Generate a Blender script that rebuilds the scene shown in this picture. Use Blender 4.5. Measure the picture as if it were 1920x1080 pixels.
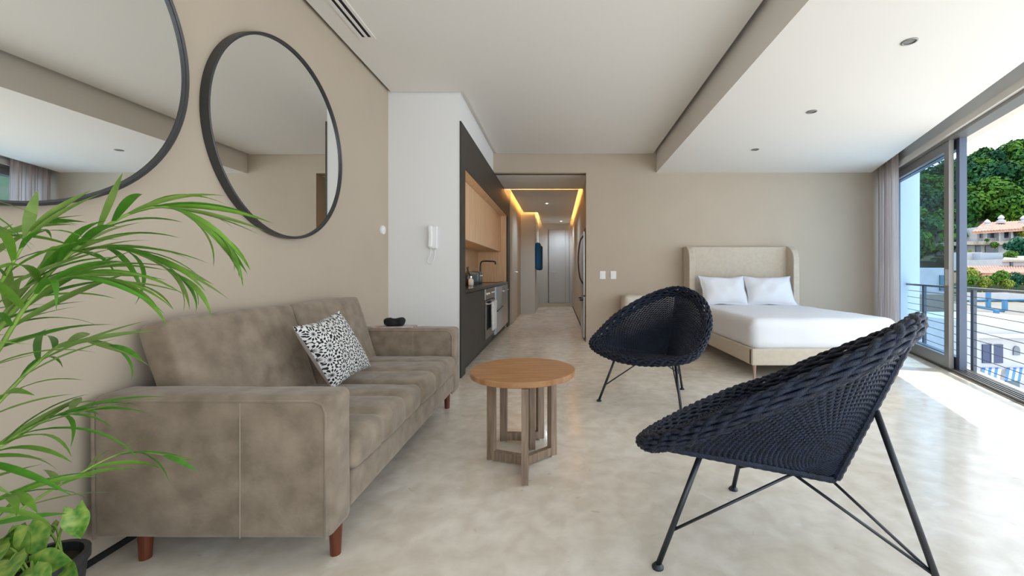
import bpy, bmesh, math, random
from mathutils import Vector, Matrix, noise
random.seed(7)
for o in list(bpy.data.objects): bpy.data.objects.remove(o)
SC = bpy.context.scene
COL = SC.collection
# ------------------------------------------------------------------ camera, world, sun, exposure
F, VX, VY, H = 768.0, 1046.0, 510.0, 1.10          # focal length in px, vanishing point, eye height
cd = bpy.data.cameras.new('camera'); cam = bpy.data.objects.new('camera', cd); COL.objects.link(cam)
cam.location = (0, 0, H); cam.rotation_euler = (math.pi/2, 0, 0)
cd.sensor_fit = 'HORIZONTAL'; cd.sensor_width = 36.0; cd.lens = F/1920*36
cd.shift_x = -(VX-960)/1920; cd.shift_y = (VY-540)/1920
cd.clip_start = 0.05; cd.clip_end = 800
SC.camera = cam
SKY = 2.75
w = bpy.data.worlds.new('sky'); SC.world = w; w.use_nodes = True
nt = w.node_tree; nt.nodes.clear()
tc = nt.nodes.new('ShaderNodeTexCoord'); sp = nt.nodes.new('ShaderNodeSeparateXYZ')
cr = nt.nodes.new('ShaderNodeValToRGB'); bg = nt.nodes.new('ShaderNodeBackground'); wo = nt.nodes.new('ShaderNodeOutputWorld')
cr.color_ramp.elements[0].position = 0.0; cr.color_ramp.elements[0].color = (0.90, 0.95, 1.0, 1)
cr.color_ramp.elements[1].position = 0.8; cr.color_ramp.elements[1].color = (0.60, 0.79, 1.0, 1)
bg.inputs['Strength'].default_value = SKY
nt.links.new(tc.outputs['Generated'], sp.inputs[0]); nt.links.new(sp.outputs['Z'], cr.inputs[0])
nt.links.new(cr.outputs[0], bg.inputs[0]); nt.links.new(bg.outputs[0], wo.inputs[0])
sl = bpy.data.lights.new('sun', 'SUN'); sl.energy = 3.6; sl.angle = math.radians(0.6); sl.color = (1.0, 0.96, 0.9)
sun = bpy.data.objects.new('sun', sl); COL.objects.link(sun)
el = math.radians(68.8)
to_sun = Vector((0.966*math.cos(el), -0.26*math.cos(el), math.sin(el)))
sun.rotation_euler = (-to_sun).to_track_quat('-Z', 'Y').to_euler(); sun.location = (12, -4, 20)
vs = SC.view_settings; vs.view_transform = 'Standard'; vs.look = 'None'; vs.gamma = 1.0; vs.use_curve_mapping = False
vs.exposure = 0.27

# ------------------------------------------------------------------ helpers
def P(px, py, d):
    """photo pixel at depth d (metres along the view axis) -> world point"""
    return Vector(((px-VX)/F*d, d, H+(VY-py)/F*d))
MATS = {}
def mat(name, col, rough=0.6, metal=0.0, var=0.0, scale=6.0, bump=0.0, bscale=None, detail=4.0, spec=0.5, col2=None, sheen=0.0, transl=0.0, stretch=None, coat=0.0):
    if name in MATS: return MATS[name]
    m = bpy.data.materials.new(name); m.use_nodes = True; n = m.node_tree.nodes; l = m.node_tree.links
    b = n['Principled BSDF']; b.inputs['Roughness'].default_value = rough; b.inputs['Metallic'].default_value = metal
    b.inputs['Base Color'].default_value = (*col, 1); b.inputs['Specular IOR Level'].default_value = spec
    if sheen: b.inputs['Sheen Weight'].default_value = sheen
    if coat: b.inputs['Coat Weight'].default_value = coat; b.inputs['Coat Roughness'].default_value = 0.1
    if var or col2 or bump:
        t = n.new('ShaderNodeTexCoord'); src = t.outputs['Object']
        if stretch:
            mp = n.new('ShaderNodeMapping'); mp.inputs['Scale'].default_value = stretch; l.new(src, mp.inputs[0]); src = mp.outputs[0]
        nz = n.new('ShaderNodeTexNoise'); nz.inputs['Scale'].default_value = scale; nz.inputs['Detail'].default_value = detail
        l.new(src, nz.inputs['Vector'])
        if var or col2:
            r = n.new('ShaderNodeValToRGB'); r.color_ramp.elements[0].position = 0.32; r.color_ramp.elements[1].position = 0.68
            a = col if col2 else tuple(c*(1-var) for c in col); c2 = col2 or tuple(min(1, c*(1+var)) for c in col)
            r.color_ramp.elements[0].color = (*a, 1); r.color_ramp.elements[1].color = (*c2, 1)
            l.new(nz.outputs['Fac'], r.inputs[0]); l.new(r.outputs[0], b.inputs['Base Color'])
        if bump:
            nb = n.new('ShaderNodeTexNoise'); nb.inputs['Scale'].default_value = bscale or scale*4; nb.inputs['Detail'].default_value = 3
            l.new(src, nb.inputs['Vector'])
            bp = n.new('ShaderNodeBump'); bp.inputs['Strength'].default_value = bump; bp.inputs['Distance'].default_value = 0.01
            l.new(nb.outputs['Fac'], bp.inputs['Height']); l.new(bp.outputs[0], b.inputs['Normal'])
    if transl:
        out = n['Material Output']; tr = n.new('ShaderNodeBsdfTranslucent'); mx = n.new('ShaderNodeMixShader')
        tr.inputs[0].default_value = (*col, 1); mx.inputs[0].default_value = transl
        l.new(b.outputs[0], mx.inputs[1]); l.new(tr.outputs[0], mx.inputs[2]); l.new(mx.outputs[0], out.inputs[0])
    MATS[name] = m; return m
def emis(name, col, s):
    m = bpy.data.materials.new(name); m.use_nodes = True; b = m.node_tree.nodes['Principled BSDF']
    b.inputs['Base Color'].default_value = (*col, 1); b.inputs['Emission Color'].default_value = (*col, 1); b.inputs['Emission Strength'].default_value = s
    return m
def inv_of(o):
    if o is None: return Matrix.Identity(4)
    chain = Matrix.Identity(4)
    while o: chain = o.matrix_basis @ chain; o = o.parent
    return chain.inverted()
def obj(name, bm, m, parent=None, world=False, smooth=False):
    """link a bmesh as one object; world=True: the vertices are world coordinates although it has a parent"""
    if world and parent is not None: bmesh.ops.transform(bm, matrix=inv_of(parent), verts=bm.verts)
    me = bpy.data.meshes.new(name); bm.normal_update(); bm.to_mesh(me); bm.free()
    me.materials.append(m)
    if smooth:
        for p in me.polygons: p.use_smooth = True
    o = bpy.data.objects.new(name, me); COL.objects.link(o)
    if parent is not None: o.parent = parent
    return o
def tag(o, label, cat, group=None):
    o['label'] = label; o['category'] = cat
    if group: o['group'] = group
    return o
def thing(name, label, cat, loc=(0, 0, 0), rz=0.0, group=None):
    o = bpy.data.objects.new(name, None); COL.objects.link(o); o.location = loc; o.rotation_euler = (0, 0, rz); o.empty_display_size = 0.1
    return tag(o, label, cat, group)
def struct(name, bm, m, smooth=False):
    o = obj(name, bm, m, smooth=smooth); o['kind'] = 'structure'; return o
def base_origin(o, p):
    """move the origin of a one-mesh thing to p (world) without moving the mesh"""
    o.data.transform(Matrix.Translation(-Vector(p))); o.location = p; return o
def B(): return bmesh.new()
def box(x0, x1, y0, y1, z0, z1, bm=None, bev=0.0, seg=2):
    bm2 = bmesh.new()
    bmesh.ops.create_cube(bm2, size=1.0, matrix=Matrix.Translation(((x0+x1)/2, (y0+y1)/2, (z0+z1)/2)) @ Matrix.Diagonal((abs(x1-x0), abs(y1-y0), abs(z1-z0), 1)))
    if bev: bmesh.ops.bevel(bm2, geom=list(bm2.edges), offset=bev, segments=seg, profile=0.5, affect='EDGES', clamp_overlap=True)
    return merge(bm, bm2)
def merge(bm, bm2):
    if bm is None: return bm2
    me = bpy.data.meshes.new('tmp'); bm2.to_mesh(me); bm2.free(); bm.from_mesh(me); bpy.data.meshes.remove(me); return bm
def prism(pts, z0, z1, bm=None):
    bm = bm or bmesh.new()
    lo = [bm.verts.new((x, y, z0)) for x, y in pts]; hi = [bm.verts.new((x, y, z1)) for x, y in pts]; n = len(pts)
    bm.faces.new(list(reversed(lo))); bm.faces.new(hi)
    for i in range(n): bm.faces.new((lo[i], lo[(i+1) % n], hi[(i+1) % n], hi[i]))
    bmesh.ops.recalc_face_normals(bm, faces=bm.faces); return bm
def hexa(c, bm=None):
    """box from 8 corners: bottom 4 then top 4, each in ring order"""
    bm = bm or bmesh.new(); v = [bm.verts.new(p) for p in c]
    fs = [bm.faces.new([v[i] for i in q]) for q in ((3, 2, 1, 0), (4, 5, 6, 7), (0, 1, 5, 4), (1, 2, 6, 5), (2, 3, 7, 6), (3, 0, 4, 7))]
    bmesh.ops.recalc_face_normals(bm, faces=fs); return bm
def tube(pts, r, n=8, bm=None, closed=False, cap=True):
    bm = bm or bmesh.new(); pts = [Vector(p) for p in pts]; N = len(pts); rings = []; up = None
    for i, p in enumerate(pts):
        if closed: t = pts[(i+1) % N]-pts[i-1]
        else: t = pts[min(i+1, N-1)]-pts[max(i-1, 0)]
        t = t.normalized() if t.length > 1e-9 else Vector((0, 0, 1))
        if up is None: up = t.orthogonal().normalized()
        up = (up-t*up.dot(t)); up = up.normalized() if up.length > 1e-6 else t.orthogonal().normalized()
        s = t.cross(up); rr = r[i] if isinstance(r, (list, tuple)) else r
        rings.append([bm.verts.new(p+(up*math.cos(2*math.pi*k/n)+s*math.sin(2*math.pi*k/n))*rr) for k in range(n)])
    M = N if closed else N-1
    for i in range(M):
        a, b = rings[i], rings[(i+1) % N]
        for k in range(n): bm.faces.new((a[k], a[(k+1) % n], b[(k+1) % n], b[k]))
    if cap and not closed:
        bm.faces.new(list(reversed(rings[0]))); bm.faces.new(rings[-1])
    return bm
def lathe(prof, n=32, bm=None, axis=Matrix.Identity(4), closed=False):
    """profile (r, z) spun about z"""
    bm = bm or bmesh.new(); rings = []
    for r, z in prof: rings.append([bm.verts.new(axis @ Vector((r*math.cos(2*math.pi*k/n), r*math.sin(2*math.pi*k/n), z))) for k in range(n)])
    q = list(zip(rings[:-1], rings[1:])) + ([(rings[-1], rings[0])] if closed else [])
    for a, b in q:
        for k in range(n): bm.faces.new((a[k], a[(k+1) % n], b[(k+1) % n], b[k]))
    if not closed:
        bm.faces.new(list(reversed(rings[0]))); bm.faces.new(rings[-1])
    bmesh.ops.recalc_face_normals(bm, faces=bm.faces); return bm
def spline(pts, n, closed=False):
    pts = [Vector(p) for p in pts]; N = len(pts); out = []
    segs = N if closed else N-1
    for i in range(segs):
        if closed: p0, p1, p2, p3 = pts[i-1], pts[i], pts[(i+1) % N], pts[(i+2) % N]
        else: p0, p1, p2, p3 = pts[max(i-1, 0)], pts[i], pts[i+1], pts[min(i+2, N-1)]
        for k in range(n):
            t = k/n
            out.append(0.5*((2*p1)+(p2-p0)*t+(2*p0-5*p1+4*p2-p3)*t*t+(3*p1-p0-3*p2+p3)*t**3))
    if not closed: out.append(pts[-1].copy())
    return out
def soft_box(x0, x1, y0, y1, z0, z1, r, n=14, fn=None, mtx=None, nx=None, ny=None, nz=None):
    """rounded box on a fine grid, fn(p, normal) -> new point"""
    lo = Vector((x0, y0, z0)); hi = Vector((x1, y1, z1)); bm = bmesh.new()
    def ticks(a, b, k):
        t = [a, a+r*0.25, a+r*0.6, a+r]; m = [a+r+(b-a-2*r)*i/k for i in range(1, k)]
        return t+m+[b-r, b-r*0.6, b-r*0.25, b]
    T = [ticks(lo[i], hi[i], (nx, ny, nz)[i] or n) for i in range(3)]
    cache = {}
    def V(p):
        key = (round(p[0], 5), round(p[1], 5), round(p[2], 5))
        if key in cache: return cache[key]
        q = Vector([min(max(p[i], lo[i]+r), hi[i]-r) for i in range(3)]); d = Vector(p)-q
        nn = d.normalized() if d.length > 1e-9 else Vector((0, 0, 1)); s = q+nn*r
        if fn: s = fn(s, nn)
        if mtx: s = mtx @ s
        cache[key] = bm.verts.new(s); return cache[key]
    for ax in range(3):
        a, b = (ax+1) % 3, (ax+2) % 3
        for side in (0, 1):
            c = (lo, hi)[side][ax]
            for i in range(len(T[a])-1):
                for j in range(len(T[b])-1):
                    q = []
                    for u, v in ((i, j), (i+1, j), (i+1, j+1), (i, j+1)):
                        p = [0, 0, 0]; p[ax] = c; p[a] = T[a][u]; p[b] = T[b][v]; q.append(V(p))
                    if side == 0: q.reverse()
                    try: bm.faces.new(q)
                    except ValueError: pass
    return bm
def copy_tree(o, parent=None):
    c = o.copy(); COL.objects.link(c); c.parent = parent
    for k in ('kind',):
        if k in o: c[k] = o[k]
    for ch in [x for x in o.children]: copy_tree(ch, c)
    return c
def cyl(p, r, h, n=24, bm=None, r2=None):
    return lathe([(r, 0), (r2 if r2 is not None else r, h)], n, bm, Matrix.Translation(p))

# ------------------------------------------------------------------ materials
M_wall = mat('wall_paint', (0.50, 0.42, 0.325), 0.85, var=0.02, scale=3, bump=0.03, bscale=140)
M_white = mat('white_paint', (0.80, 0.80, 0.79), 0.8, bump=0.02, bscale=120)
M_ceil = mat('ceiling_paint', (0.80, 0.765, 0.71), 0.9)
M_gap = mat('shadow_gap', (0.24, 0.21, 0.175), 0.9)
M_black = mat('black_laminate', (0.045, 0.041, 0.035), 0.5, var=0.08, scale=3)
M_counter = mat('black_stone', (0.012, 0.012, 0.013), 0.16)
M_wood = mat('light_oak', (0.74, 0.475, 0.265), 0.45, col2=(0.84, 0.59, 0.355), scale=3.0, stretch=(9, 9, 0.7), detail=6)
M_steel = mat('stainless', (0.55, 0.56, 0.57), 0.28, 1.0)
M_chrome = mat('chrome', (0.8, 0.8, 0.8), 0.1, 1.0)
M_blackmetal = mat('black_metal', (0.012, 0.015, 0.02), 0.35, 0.0, spec=0.6)
M_alu = mat('bronze_aluminium', (0.23, 0.215, 0.20), 0.38, 0.6)
M_slate = mat('slate_aluminium', (0.10, 0.125, 0.175), 0.4, 0.4)
M_frame = mat('mirror_frame', (0.075, 0.075, 0.078), 0.42, 0.6)
M_mirror = mat('mirror_glass', (0.86, 0.87, 0.85), 0.0, 1.0)
M_leather = mat('taupe_suede', (0.185, 0.138, 0.093), 0.72, col2=(0.305, 0.238, 0.170), scale=11, detail=14, bump=0.12, bscale=60, sheen=0.25)
M_seam = mat('seam_thread', (0.30, 0.25, 0.19), 0.8)
M_leg = mat('red_brown_wood', (0.13, 0.030, 0.010), 0.35, var=0.35, scale=4, stretch=(14, 14, 1))
M_walnut_t = mat('table_top_wood', (0.33, 0.15, 0.06), 0.36, col2=(0.46, 0.245, 0.11), scale=2.6, stretch=(2.2, 16, 2), detail=7)
M_walnut = mat('table_leg_wood', (0.17, 0.115, 0.075), 0.5, col2=(0.30, 0.215, 0.15), scale=4, stretch=(14, 14, 1.4), detail=6)
M_rope = mat('navy_black_rope', (0.003, 0.006, 0.015), 0.45, col2=(0.009, 0.017, 0.040), scale=30, bump=0.5, bscale=260, spec=0.35)
M_linen = mat('bed_linen_fabric', (0.53, 0.455, 0.36), 0.9, col2=(0.58, 0.505, 0.405), scale=22, detail=8, bump=0.15, bscale=300, sheen=0.2)
M_sheet = mat('white_cotton', (0.74, 0.745, 0.77), 0.9, bump=0.05, bscale=30, sheen=0.1)
M_curtain = mat('curtain_fabric', (0.82, 0.73, 0.69), 0.95, bump=0.05, bscale=200, transl=0.5)
M_cream = mat('cream_lacquer', (0.66, 0.62, 0.52), 0.5)
M_plastic = mat('white_plastic', (0.85, 0.85, 0.84), 0.4)
M_dark = mat('dark_void', (0.01, 0.01, 0.01), 0.9)
M_led = emis('led_strip', (1.0, 0.52, 0.14), 17.0)
M_terracotta = mat('plant_pot_clay', (0.16, 0.13, 0.11), 0.7, var=0.15)
M_soil = mat('soil', (0.03, 0.02, 0.013), 0.95, var=0.4, scale=40)
M_stem = mat('palm_stem', (0.20, 0.33, 0.05), 0.5, var=0.3, scale=12)
def floor_mat():
    m = bpy.data.materials.new('polished_stone_floor'); m.use_nodes = True; n = m.node_tree.nodes; l = m.node_tree.links; b = n['Principled BSDF']
    t = n.new('ShaderNodeTexCoord')
    def nz(s, d, dist=0.0):
        x = n.new('ShaderNodeTexNoise'); x.inputs['Scale'].default_value = s; x.inputs['Detail'].default_value = d; x.inputs['Distortion'].default_value = dist
        l.new(t.outputs['Object'], x.inputs['Vector']); return x.outputs['Fac']
    def ramp(f, p0, c0, p1, c1):
        r = n.new('ShaderNodeValToRGB'); r.color_ramp.elements[0].position = p0; r.color_ramp.elements[1].position = p1
        r.color_ramp.elements[0].color = (*c0, 1); r.color_ramp.elements[1].color = (*c1, 1); l.new(f, r.inputs[0]); return r.outputs[0]
    def mix(f, a, c, mode='MIX'):
        x = n.new('ShaderNodeMix'); x.data_type = 'RGBA'; x.blend_type = mode
        if isinstance(f, float): x.inputs[0].default_value = f
        else: l.new(f, x.inputs[0])
        l.new(a, x.inputs[6])
        if isinstance(c, tuple): x.inputs[7].default_value = (*c, 1)
        else: l.new(c, x.inputs[7])
        return x.outputs[2]
    base = ramp(nz(1.1, 6, 0.4), 0.3, (0.72, 0.635, 0.515), 0.7, (0.87, 0.81, 0.72))
    fine = ramp(nz(9, 8, 0.3), 0.35, (0.84, 0.815, 0.78), 0.65, (1.0, 1.0, 1.0))
    c = mix(1.0, base, fine, 'MULTIPLY')
    pale = ramp(nz(5.5, 3, 1.2), 0.665, (0, 0, 0), 0.72, (0.55, 0.55, 0.55))
    c = mix(pale, c, (0.80, 0.76, 0.69))
    spot = ramp(nz(14, 2, 0.6), 0.70, (0, 0, 0), 0.76, (0.6, 0.6, 0.6))
    c = mix(spot, c, (0.50, 0.42, 0.32))
    l.new(c, b.inputs['Base Color'])
    rr = ramp(nz(3, 5), 0.3, (0.12, 0.12, 0.12), 0.7, (0.24, 0.24, 0.24)); l.new(rr, b.inputs['Roughness'])
    b.inputs['Specular IOR Level'].default_value = 0.38
    return m
M_floor = floor_mat()
def glass_mat():
    m = bpy.data.materials.new('window_glass'); m.use_nodes = True; n = m.node_tree.nodes; l = m.node_tree.links; n.remove(n['Principled BSDF'])
    tr = n.new('ShaderNodeBsdfTransparent'); tr.inputs[0].default_value = (0.86, 0.94, 1.0, 1)
    gl = n.new('ShaderNodeBsdfGlossy'); gl.inputs['Roughness'].default_value = 0.0
    mx = n.new('ShaderNodeMixShader'); mx.inputs[0].default_value = 0.05; l.new(tr.outputs[0], mx.inputs[1]); l.new(gl.outputs[0], mx.inputs[2])
    l.new(mx.outputs[0], n['Material Output'].inputs[0]); return m
M_glass = glass_mat()

# ------------------------------------------------------------------ room shell
XL, YB, YR = -1.756, 6.44, -1.2          # left wall, back wall, wall behind the viewer
ZU, ZL, ZT = 2.957, 2.662, 3.03          # upper ceiling, lower ceiling, slab
XK = -1.0                                 # kitchen front
P0 = Vector((4.849, 5.747)); U = Vector((0.3967, 0.918)); N = Vector((0.918, -0.3967))
def W(t, o): q = P0+U*t+N*o; return (q.x, q.y)
def wt(y, o): return (y-P0.y+0.3967*o)/0.918         # t at which the line at offset o meets Y=y
def wbox(t0, t1, o0, o1, z0, z1, bm=None):
    return prism([W(t0, o0), W(t0, o1), W(t1, o1), W(t1, o0)], z0, z1, bm)
TB, TF = wt(YB, 0), wt(YR, 0)
fl = prism([(-2.0, YR-0.15), W(TF-0.15, 0), W(TB+0.1, 0), (5.25, YB+0.1), (1.4, YB+0.1), (1.4, 7.6), (0.62, 7.6), (0.62, 13.4), (-2.0, 13.4)], -0.2, 0.0)
struct('floor', fl, M_floor)
struct('wall_left', box(XL-0.15, XL, YR-0.15, 4.24, 0, ZT), M_wall)
bb = struct('baseboard_shadow_gap_left', box(XL, XL+0.012, YR, 4.24, 0, 0.022), M_dark)  # black strip colours in the dark shadow gap along the wall foot
struct('wall_column', box(XL-0.15, XK-0.016, 4.24, 4.40, 0, ZT), M_white)
struct('wall_over_kitchen', box(-1.75, XK-0.016, 4.40, YB+0.12, ZL, ZT), M_white)
bk = box(0.444, 5.40, YB, YB+0.15, 0, ZT)
box(XK-0.016, 0.444, YB, YB+0.15, ZL, ZT, bk)
struct('wall_back', bk, M_wall)
wr = box(-1.95, 1.95, YR-0.15, YR, 2.6, ZT); box(-1.95, -1.00, YR-0.15, YR, 0, 2.6, wr); box(1.70, 1.95, YR-0.15, YR, 0, 2.6, wr)
struct('wall_rear', wr, M_wall)
wr3 = struct('window_3_unseen', box(-1.00, -0.94, YR-0.10, YR-0.04, 0, 2.6), M_alu)          # unseen opening behind the viewer, added for even frontal daylight; bluish light hints at one
obj('stile', box(1.64, 1.70, YR-0.10, YR-0.04, 0, 2.6), M_alu, wr3); obj('stile', box(0.32, 0.38, YR-0.10, YR-0.04, 0, 2.6), M_alu, wr3)
obj('top_rail', box(-0.94, 1.64, YR-0.10, YR-0.04, 2.52, 2.6), M_alu, wr3); obj('bottom_rail', box(-0.94, 1.64, YR-0.10, YR-0.04, 0, 0.06), M_alu, wr3)
# ceilings
EB, EF = wt(YB, -0.2), wt(YR, -0.2)
ce = prism([(-2.0, YR-0.2), W(TF-0.3, 0.2), W(TB+0.3, 0.2), (-2.0, YB+0.2)], ZT, ZT+0.2)
ceil = struct('ceiling', ce, M_gap)
obj('upper_ceiling_panel', prism([(XL+0.035, YR), (1.30, YR), (1.494, YB-0.012), (XK+0.03, YB-0.012), (XK+0.03, 4.225), (XL+0.035, 4.225)], ZU, ZU+0.02), M_ceil, ceil)
obj('lower_ceiling_panel', prism([(1.352, YR), W(EF, -0.2), W(EB, -0.2), (1.547, YB)], ZL, ZT), M_ceil, ceil)
obj('gap_lining', box(XK-0.016, XK+0.06, 4.20, YB, ZU+0.021, ZT), M_ceil, ceil)
obj('window_header', wbox(TF, TB, 0.0, 0.16, 2.67, ZT), M_white, ceil)
obj('window_head_lining', wbox(TF, TB, -0.035, 0.16, 2.60, 2.67), M_ceil, ceil)
# hallway
XH = 0.47
hr = box(XH, XH+0.12, 7.46, 13.4, 0, 2.9); box(XH, XH+0.12, YB+0.15, 7.46, 1.86, 2.9, hr); box(1.25, 1.37, YB+0.15, 7.58, 0, 2.9, hr); box(XH+0.12, 1.25, 7.46, 7.58, 0, 2.9, hr); box(XH+0.12, 1.25, YB+0.15, 7.46, 1.86, 1.98, hr); struct('wall_hall_right', hr, M_wall)
hl = box(-1.75, XK+0.02, 8.52, 10.8, 0, 2.9); struct('wall_hall_left', hl, M_wall)
struct('wall_hall_box', box(-1.75, -0.605, 10.8, 13.4, 0, 2.9), mat('hall_pale_paint', (0.62, 0.61, 0.58), 0.7))
struct('wall_hall_end', box(-0.62, XH+0.02, 13.2, 13.4, 0, 2.9), mat('hall_end_paint', (0.55, 0.545, 0.53), 0.7))
hc = box(-1.75, XH+0.12, YB+0.12, 13.4, 2.80, 2.95)
hcs = struct('ceiling_hall', hc, M_ceil)
obj('ceiling_strip', box(-1.02, XH, YB+0.1, 7.70, ZL, 2.80), M_ceil, hcs)
obj('ceiling_panel', prism([(-0.90, 7.78), (0.395, 7.78), (0.395, 13.2), (-0.53, 13.2), (-0.53, 10.72), (-0.90, 10.72)], ZL, 2.69), M_ceil, hcs)
def led(name, x0, x1, y0, y1, z0=2.715, z1=2.735): 
    o = obj(name, box(x0, x1, y0, y1, z0, z1), M_led, hcs); return o
led('led_strip', 0.36, 0.385, 7.8, 13.1); led('led_strip', -0.89, -0.865, 7.8, 10.7); led('led_strip', -0.86, 0.34, 7.80, 7.825)
led('led_strip', -0.88, -0.56, 10.66, 10.685); led('led_strip', -0.52, -0.495, 10.75, 13.1)
struct('baseboard_hall', box(XH-0.01, XH, 7.4, 13.2, 0, 0.022), M_dark)
struct('trim_1', box(-0.60, XH, 13.05, 13.2, 0, 0.10), mat('stone_step', (0.55, 0.48, 0.38), 0.4))
# end door of the hall
d2 = obj('door_2', box(-0.292, 0.361, 13.165, 13.2, 0.11, 2.46, bev=0.004), mat('grey_blue_door', (0.50, 0.52, 0.53), 0.5)); d2['kind'] = 'structure'
obj('door_seam', box(0.238, 0.245, 13.160, 13.166, 0.11, 2.46), M_gap, d2)
obj('door_gap', box(-0.305, -0.293, 13.17, 13.199, 0.11, 2.47), M_dark, d2)
obj('handle', tube([(-0.20, 13.165, 1.1), (-0.20, 13.10, 1.1), (-0.08, 13.10, 1.1)], 0.011), M_steel, d2)
# door on the left of the hall
d1 = obj('door_1', box(XK+0.02, XK+0.035, 8.62, 9.75, 0.01, 2.5, bev=0.003), mat('hall_door_paint', (0.56, 0.51, 0.44), 0.55)); d1['kind'] = 'structure'
obj('handle_plate', box(XK+0.034, XK+0.042, 9.02, 9.09, 0.93, 1.18), M_chrome, d1)
obj('handle', tube([(XK+0.04, 9.05, 1.10), (XK+0.10, 9.05, 1.10), (XK+0.10, 9.20, 1.10)], 0.012), M_chrome, d1)

# ------------------------------------------------------------------ window wall
M_track = mat('track_metal', (0.22, 0.21, 0.20), 0.4, 0.7)
tr = struct('window_track', wbox(TF, TB, 0.0, 0.17, -0.1, 0.008), M_track)
for o_ in (0.025, 0.06, 0.095, 0.13):
    obj('track_rail', wbox(TF, TB, o_, o_+0.012, 0.008, 0.03), M_track, tr)
obj('head_rail', wbox(TF, TB, 0.0, 0.14, 2.565, 2.60), M_alu, tr)
gr = struct('balcony_grating', wbox(TF, TB+0.3, 0.17, 0.36, -0.12, -0.02), mat('pale_slab', (0.62, 0.60, 0.56), 0.7))
for i in range(90):
    t = -3.1+i*0.03
    obj('grating_bar', wbox(t, t+0.012, 0.18, 0.26, -0.02, 0.0), M_track, gr)
def sliding_panel(name, t0, t1, o0, o1, stile, m, glass=True):
    a = struct(name, wbox(t0, t0+stile, o0, o1, 0.03, 2.575), m)
    obj('stile', wbox(t1-stile, t1, o0, o1, 0.03, 2.575), m, a)
    obj('bottom_rail', wbox(t0+stile, t1-stile, o0, o1, 0.03, 0.155), m, a)
    obj('top_rail', wbox(t0+stile, t1-stile, o0, o1, 2.46, 2.575), m, a)
    om = (o0+o1)/2
    obj('pane', wbox(t0+stile, t1-stile, om-0.004, om+0.004, 0.155, 2.46), M_glass, a)
    return a
w1 = sliding_panel('window_1', -1.294, 0.70, 0.012, 0.055, 0.11, M_alu)
obj('pull_handle', wbox(-1.26, -1.235, 0.002, 0.012, 0.95, 1.13), M_chrome, w1)
w2 = sliding_panel('window_2', -1.36, 0.66, 0.078, 0.14, 0.075, M_slate)
# outside: soffit over the balcony and the white end wall
struct('trim_soffit', wbox(TF, TB+0.4, 0.16, 0.45, 2.69, 3.2), mat('soffit_paint', (0.62, 0.56, 0.47), 0.8))
struct('wall_outside_end', prism([W(TB-0.02, 0.17), W(TB-0.02, 0.42), W(TB+0.18, 0.42), W(TB+0.18, 0.17)], -3.0, 3.2), M_white)
# railing
M_rail = mat('rail_paint', (0.085, 0.10, 0.125), 0.45, 0.3)
rl = thing('balcony_railing', 'dark metal balcony railing with horizontal cables outside the window', 'railing', (*W(-1.3, 0.28), 0))
obj('top_rail', wbox(TF, TB, 0.255, 0.305, 0.90, 0.925), mat('rail_top', (0.30, 0.30, 0.29), 0.45, 0.5), rl, world=True)
for t in (0.15, -1.15, -2.45, -3.75, -5.05, -6.35):
    obj('post', wbox(t-0.03, t+0.03, 0.265, 0.295, -0.02, 0.90), M_rail, rl, world=True)
for k in range(9):
    z = 0.06+k*0.095
    obj('cable', tube([(*W(TF, 0.28), z), (*W(TB, 0.28), z)], 0.004, 6), M_rail, rl, world=True)
# curtain in the ceiling recess
def curtain(name, t0, t1, o, amp, wl, z0, z1, m, label, parent=None):
    bm = B(); n = int((t1-t0)/wl*14); rows = 10; g = []
    rnd = random.Random(3)
    ph = [rnd.uniform(-0.6, 0.6) for _ in range(200)]
    for r in range(rows+1):
        f = r/rows; row = []
        for i in range(n+1):
            t = t0+(t1-t0)*i/n; k = (t-t0)/wl
            a = amp*(0.8+0.35*math.sin(k*1.7+1))*(0.75+0.25*f)
            oo = o+a*math.sin(2*math.pi*k+ph[int(k)]*0.5+0.25*math.sin(3*f+k))
            x, y = W(t+0.010*math.sin(2*math.pi*k*2+f*2), oo); row.append(bm.verts.new((x, y, z1+(z0-z1)*f)))
        g.append(row)
    for r in range(rows):
        for i in range(n): bm.faces.new((g[r][i], g[r][i+1], g[r+1][i+1], g[r+1][i]))
    bmesh.ops.solidify(bm, geom=bm.faces, thickness=0.003)
    return bm
cu = thing('curtain', 'taupe floor-length curtain gathered beside the sliding window', 'curtain', (*W(0.35, -0.11), 0))
obj('drape', curtain('drape', -0.06, 0.64, -0.105, 0.045, 0.075, 0.012, 2.86, M_curtain, ''), M_curtain, cu, world=True, smooth=True)
obj('curtain_track', wbox(-2.0, 0.64, -0.13, -0.08, 2.86, 2.89), M_plastic, cu, world=True)

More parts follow.
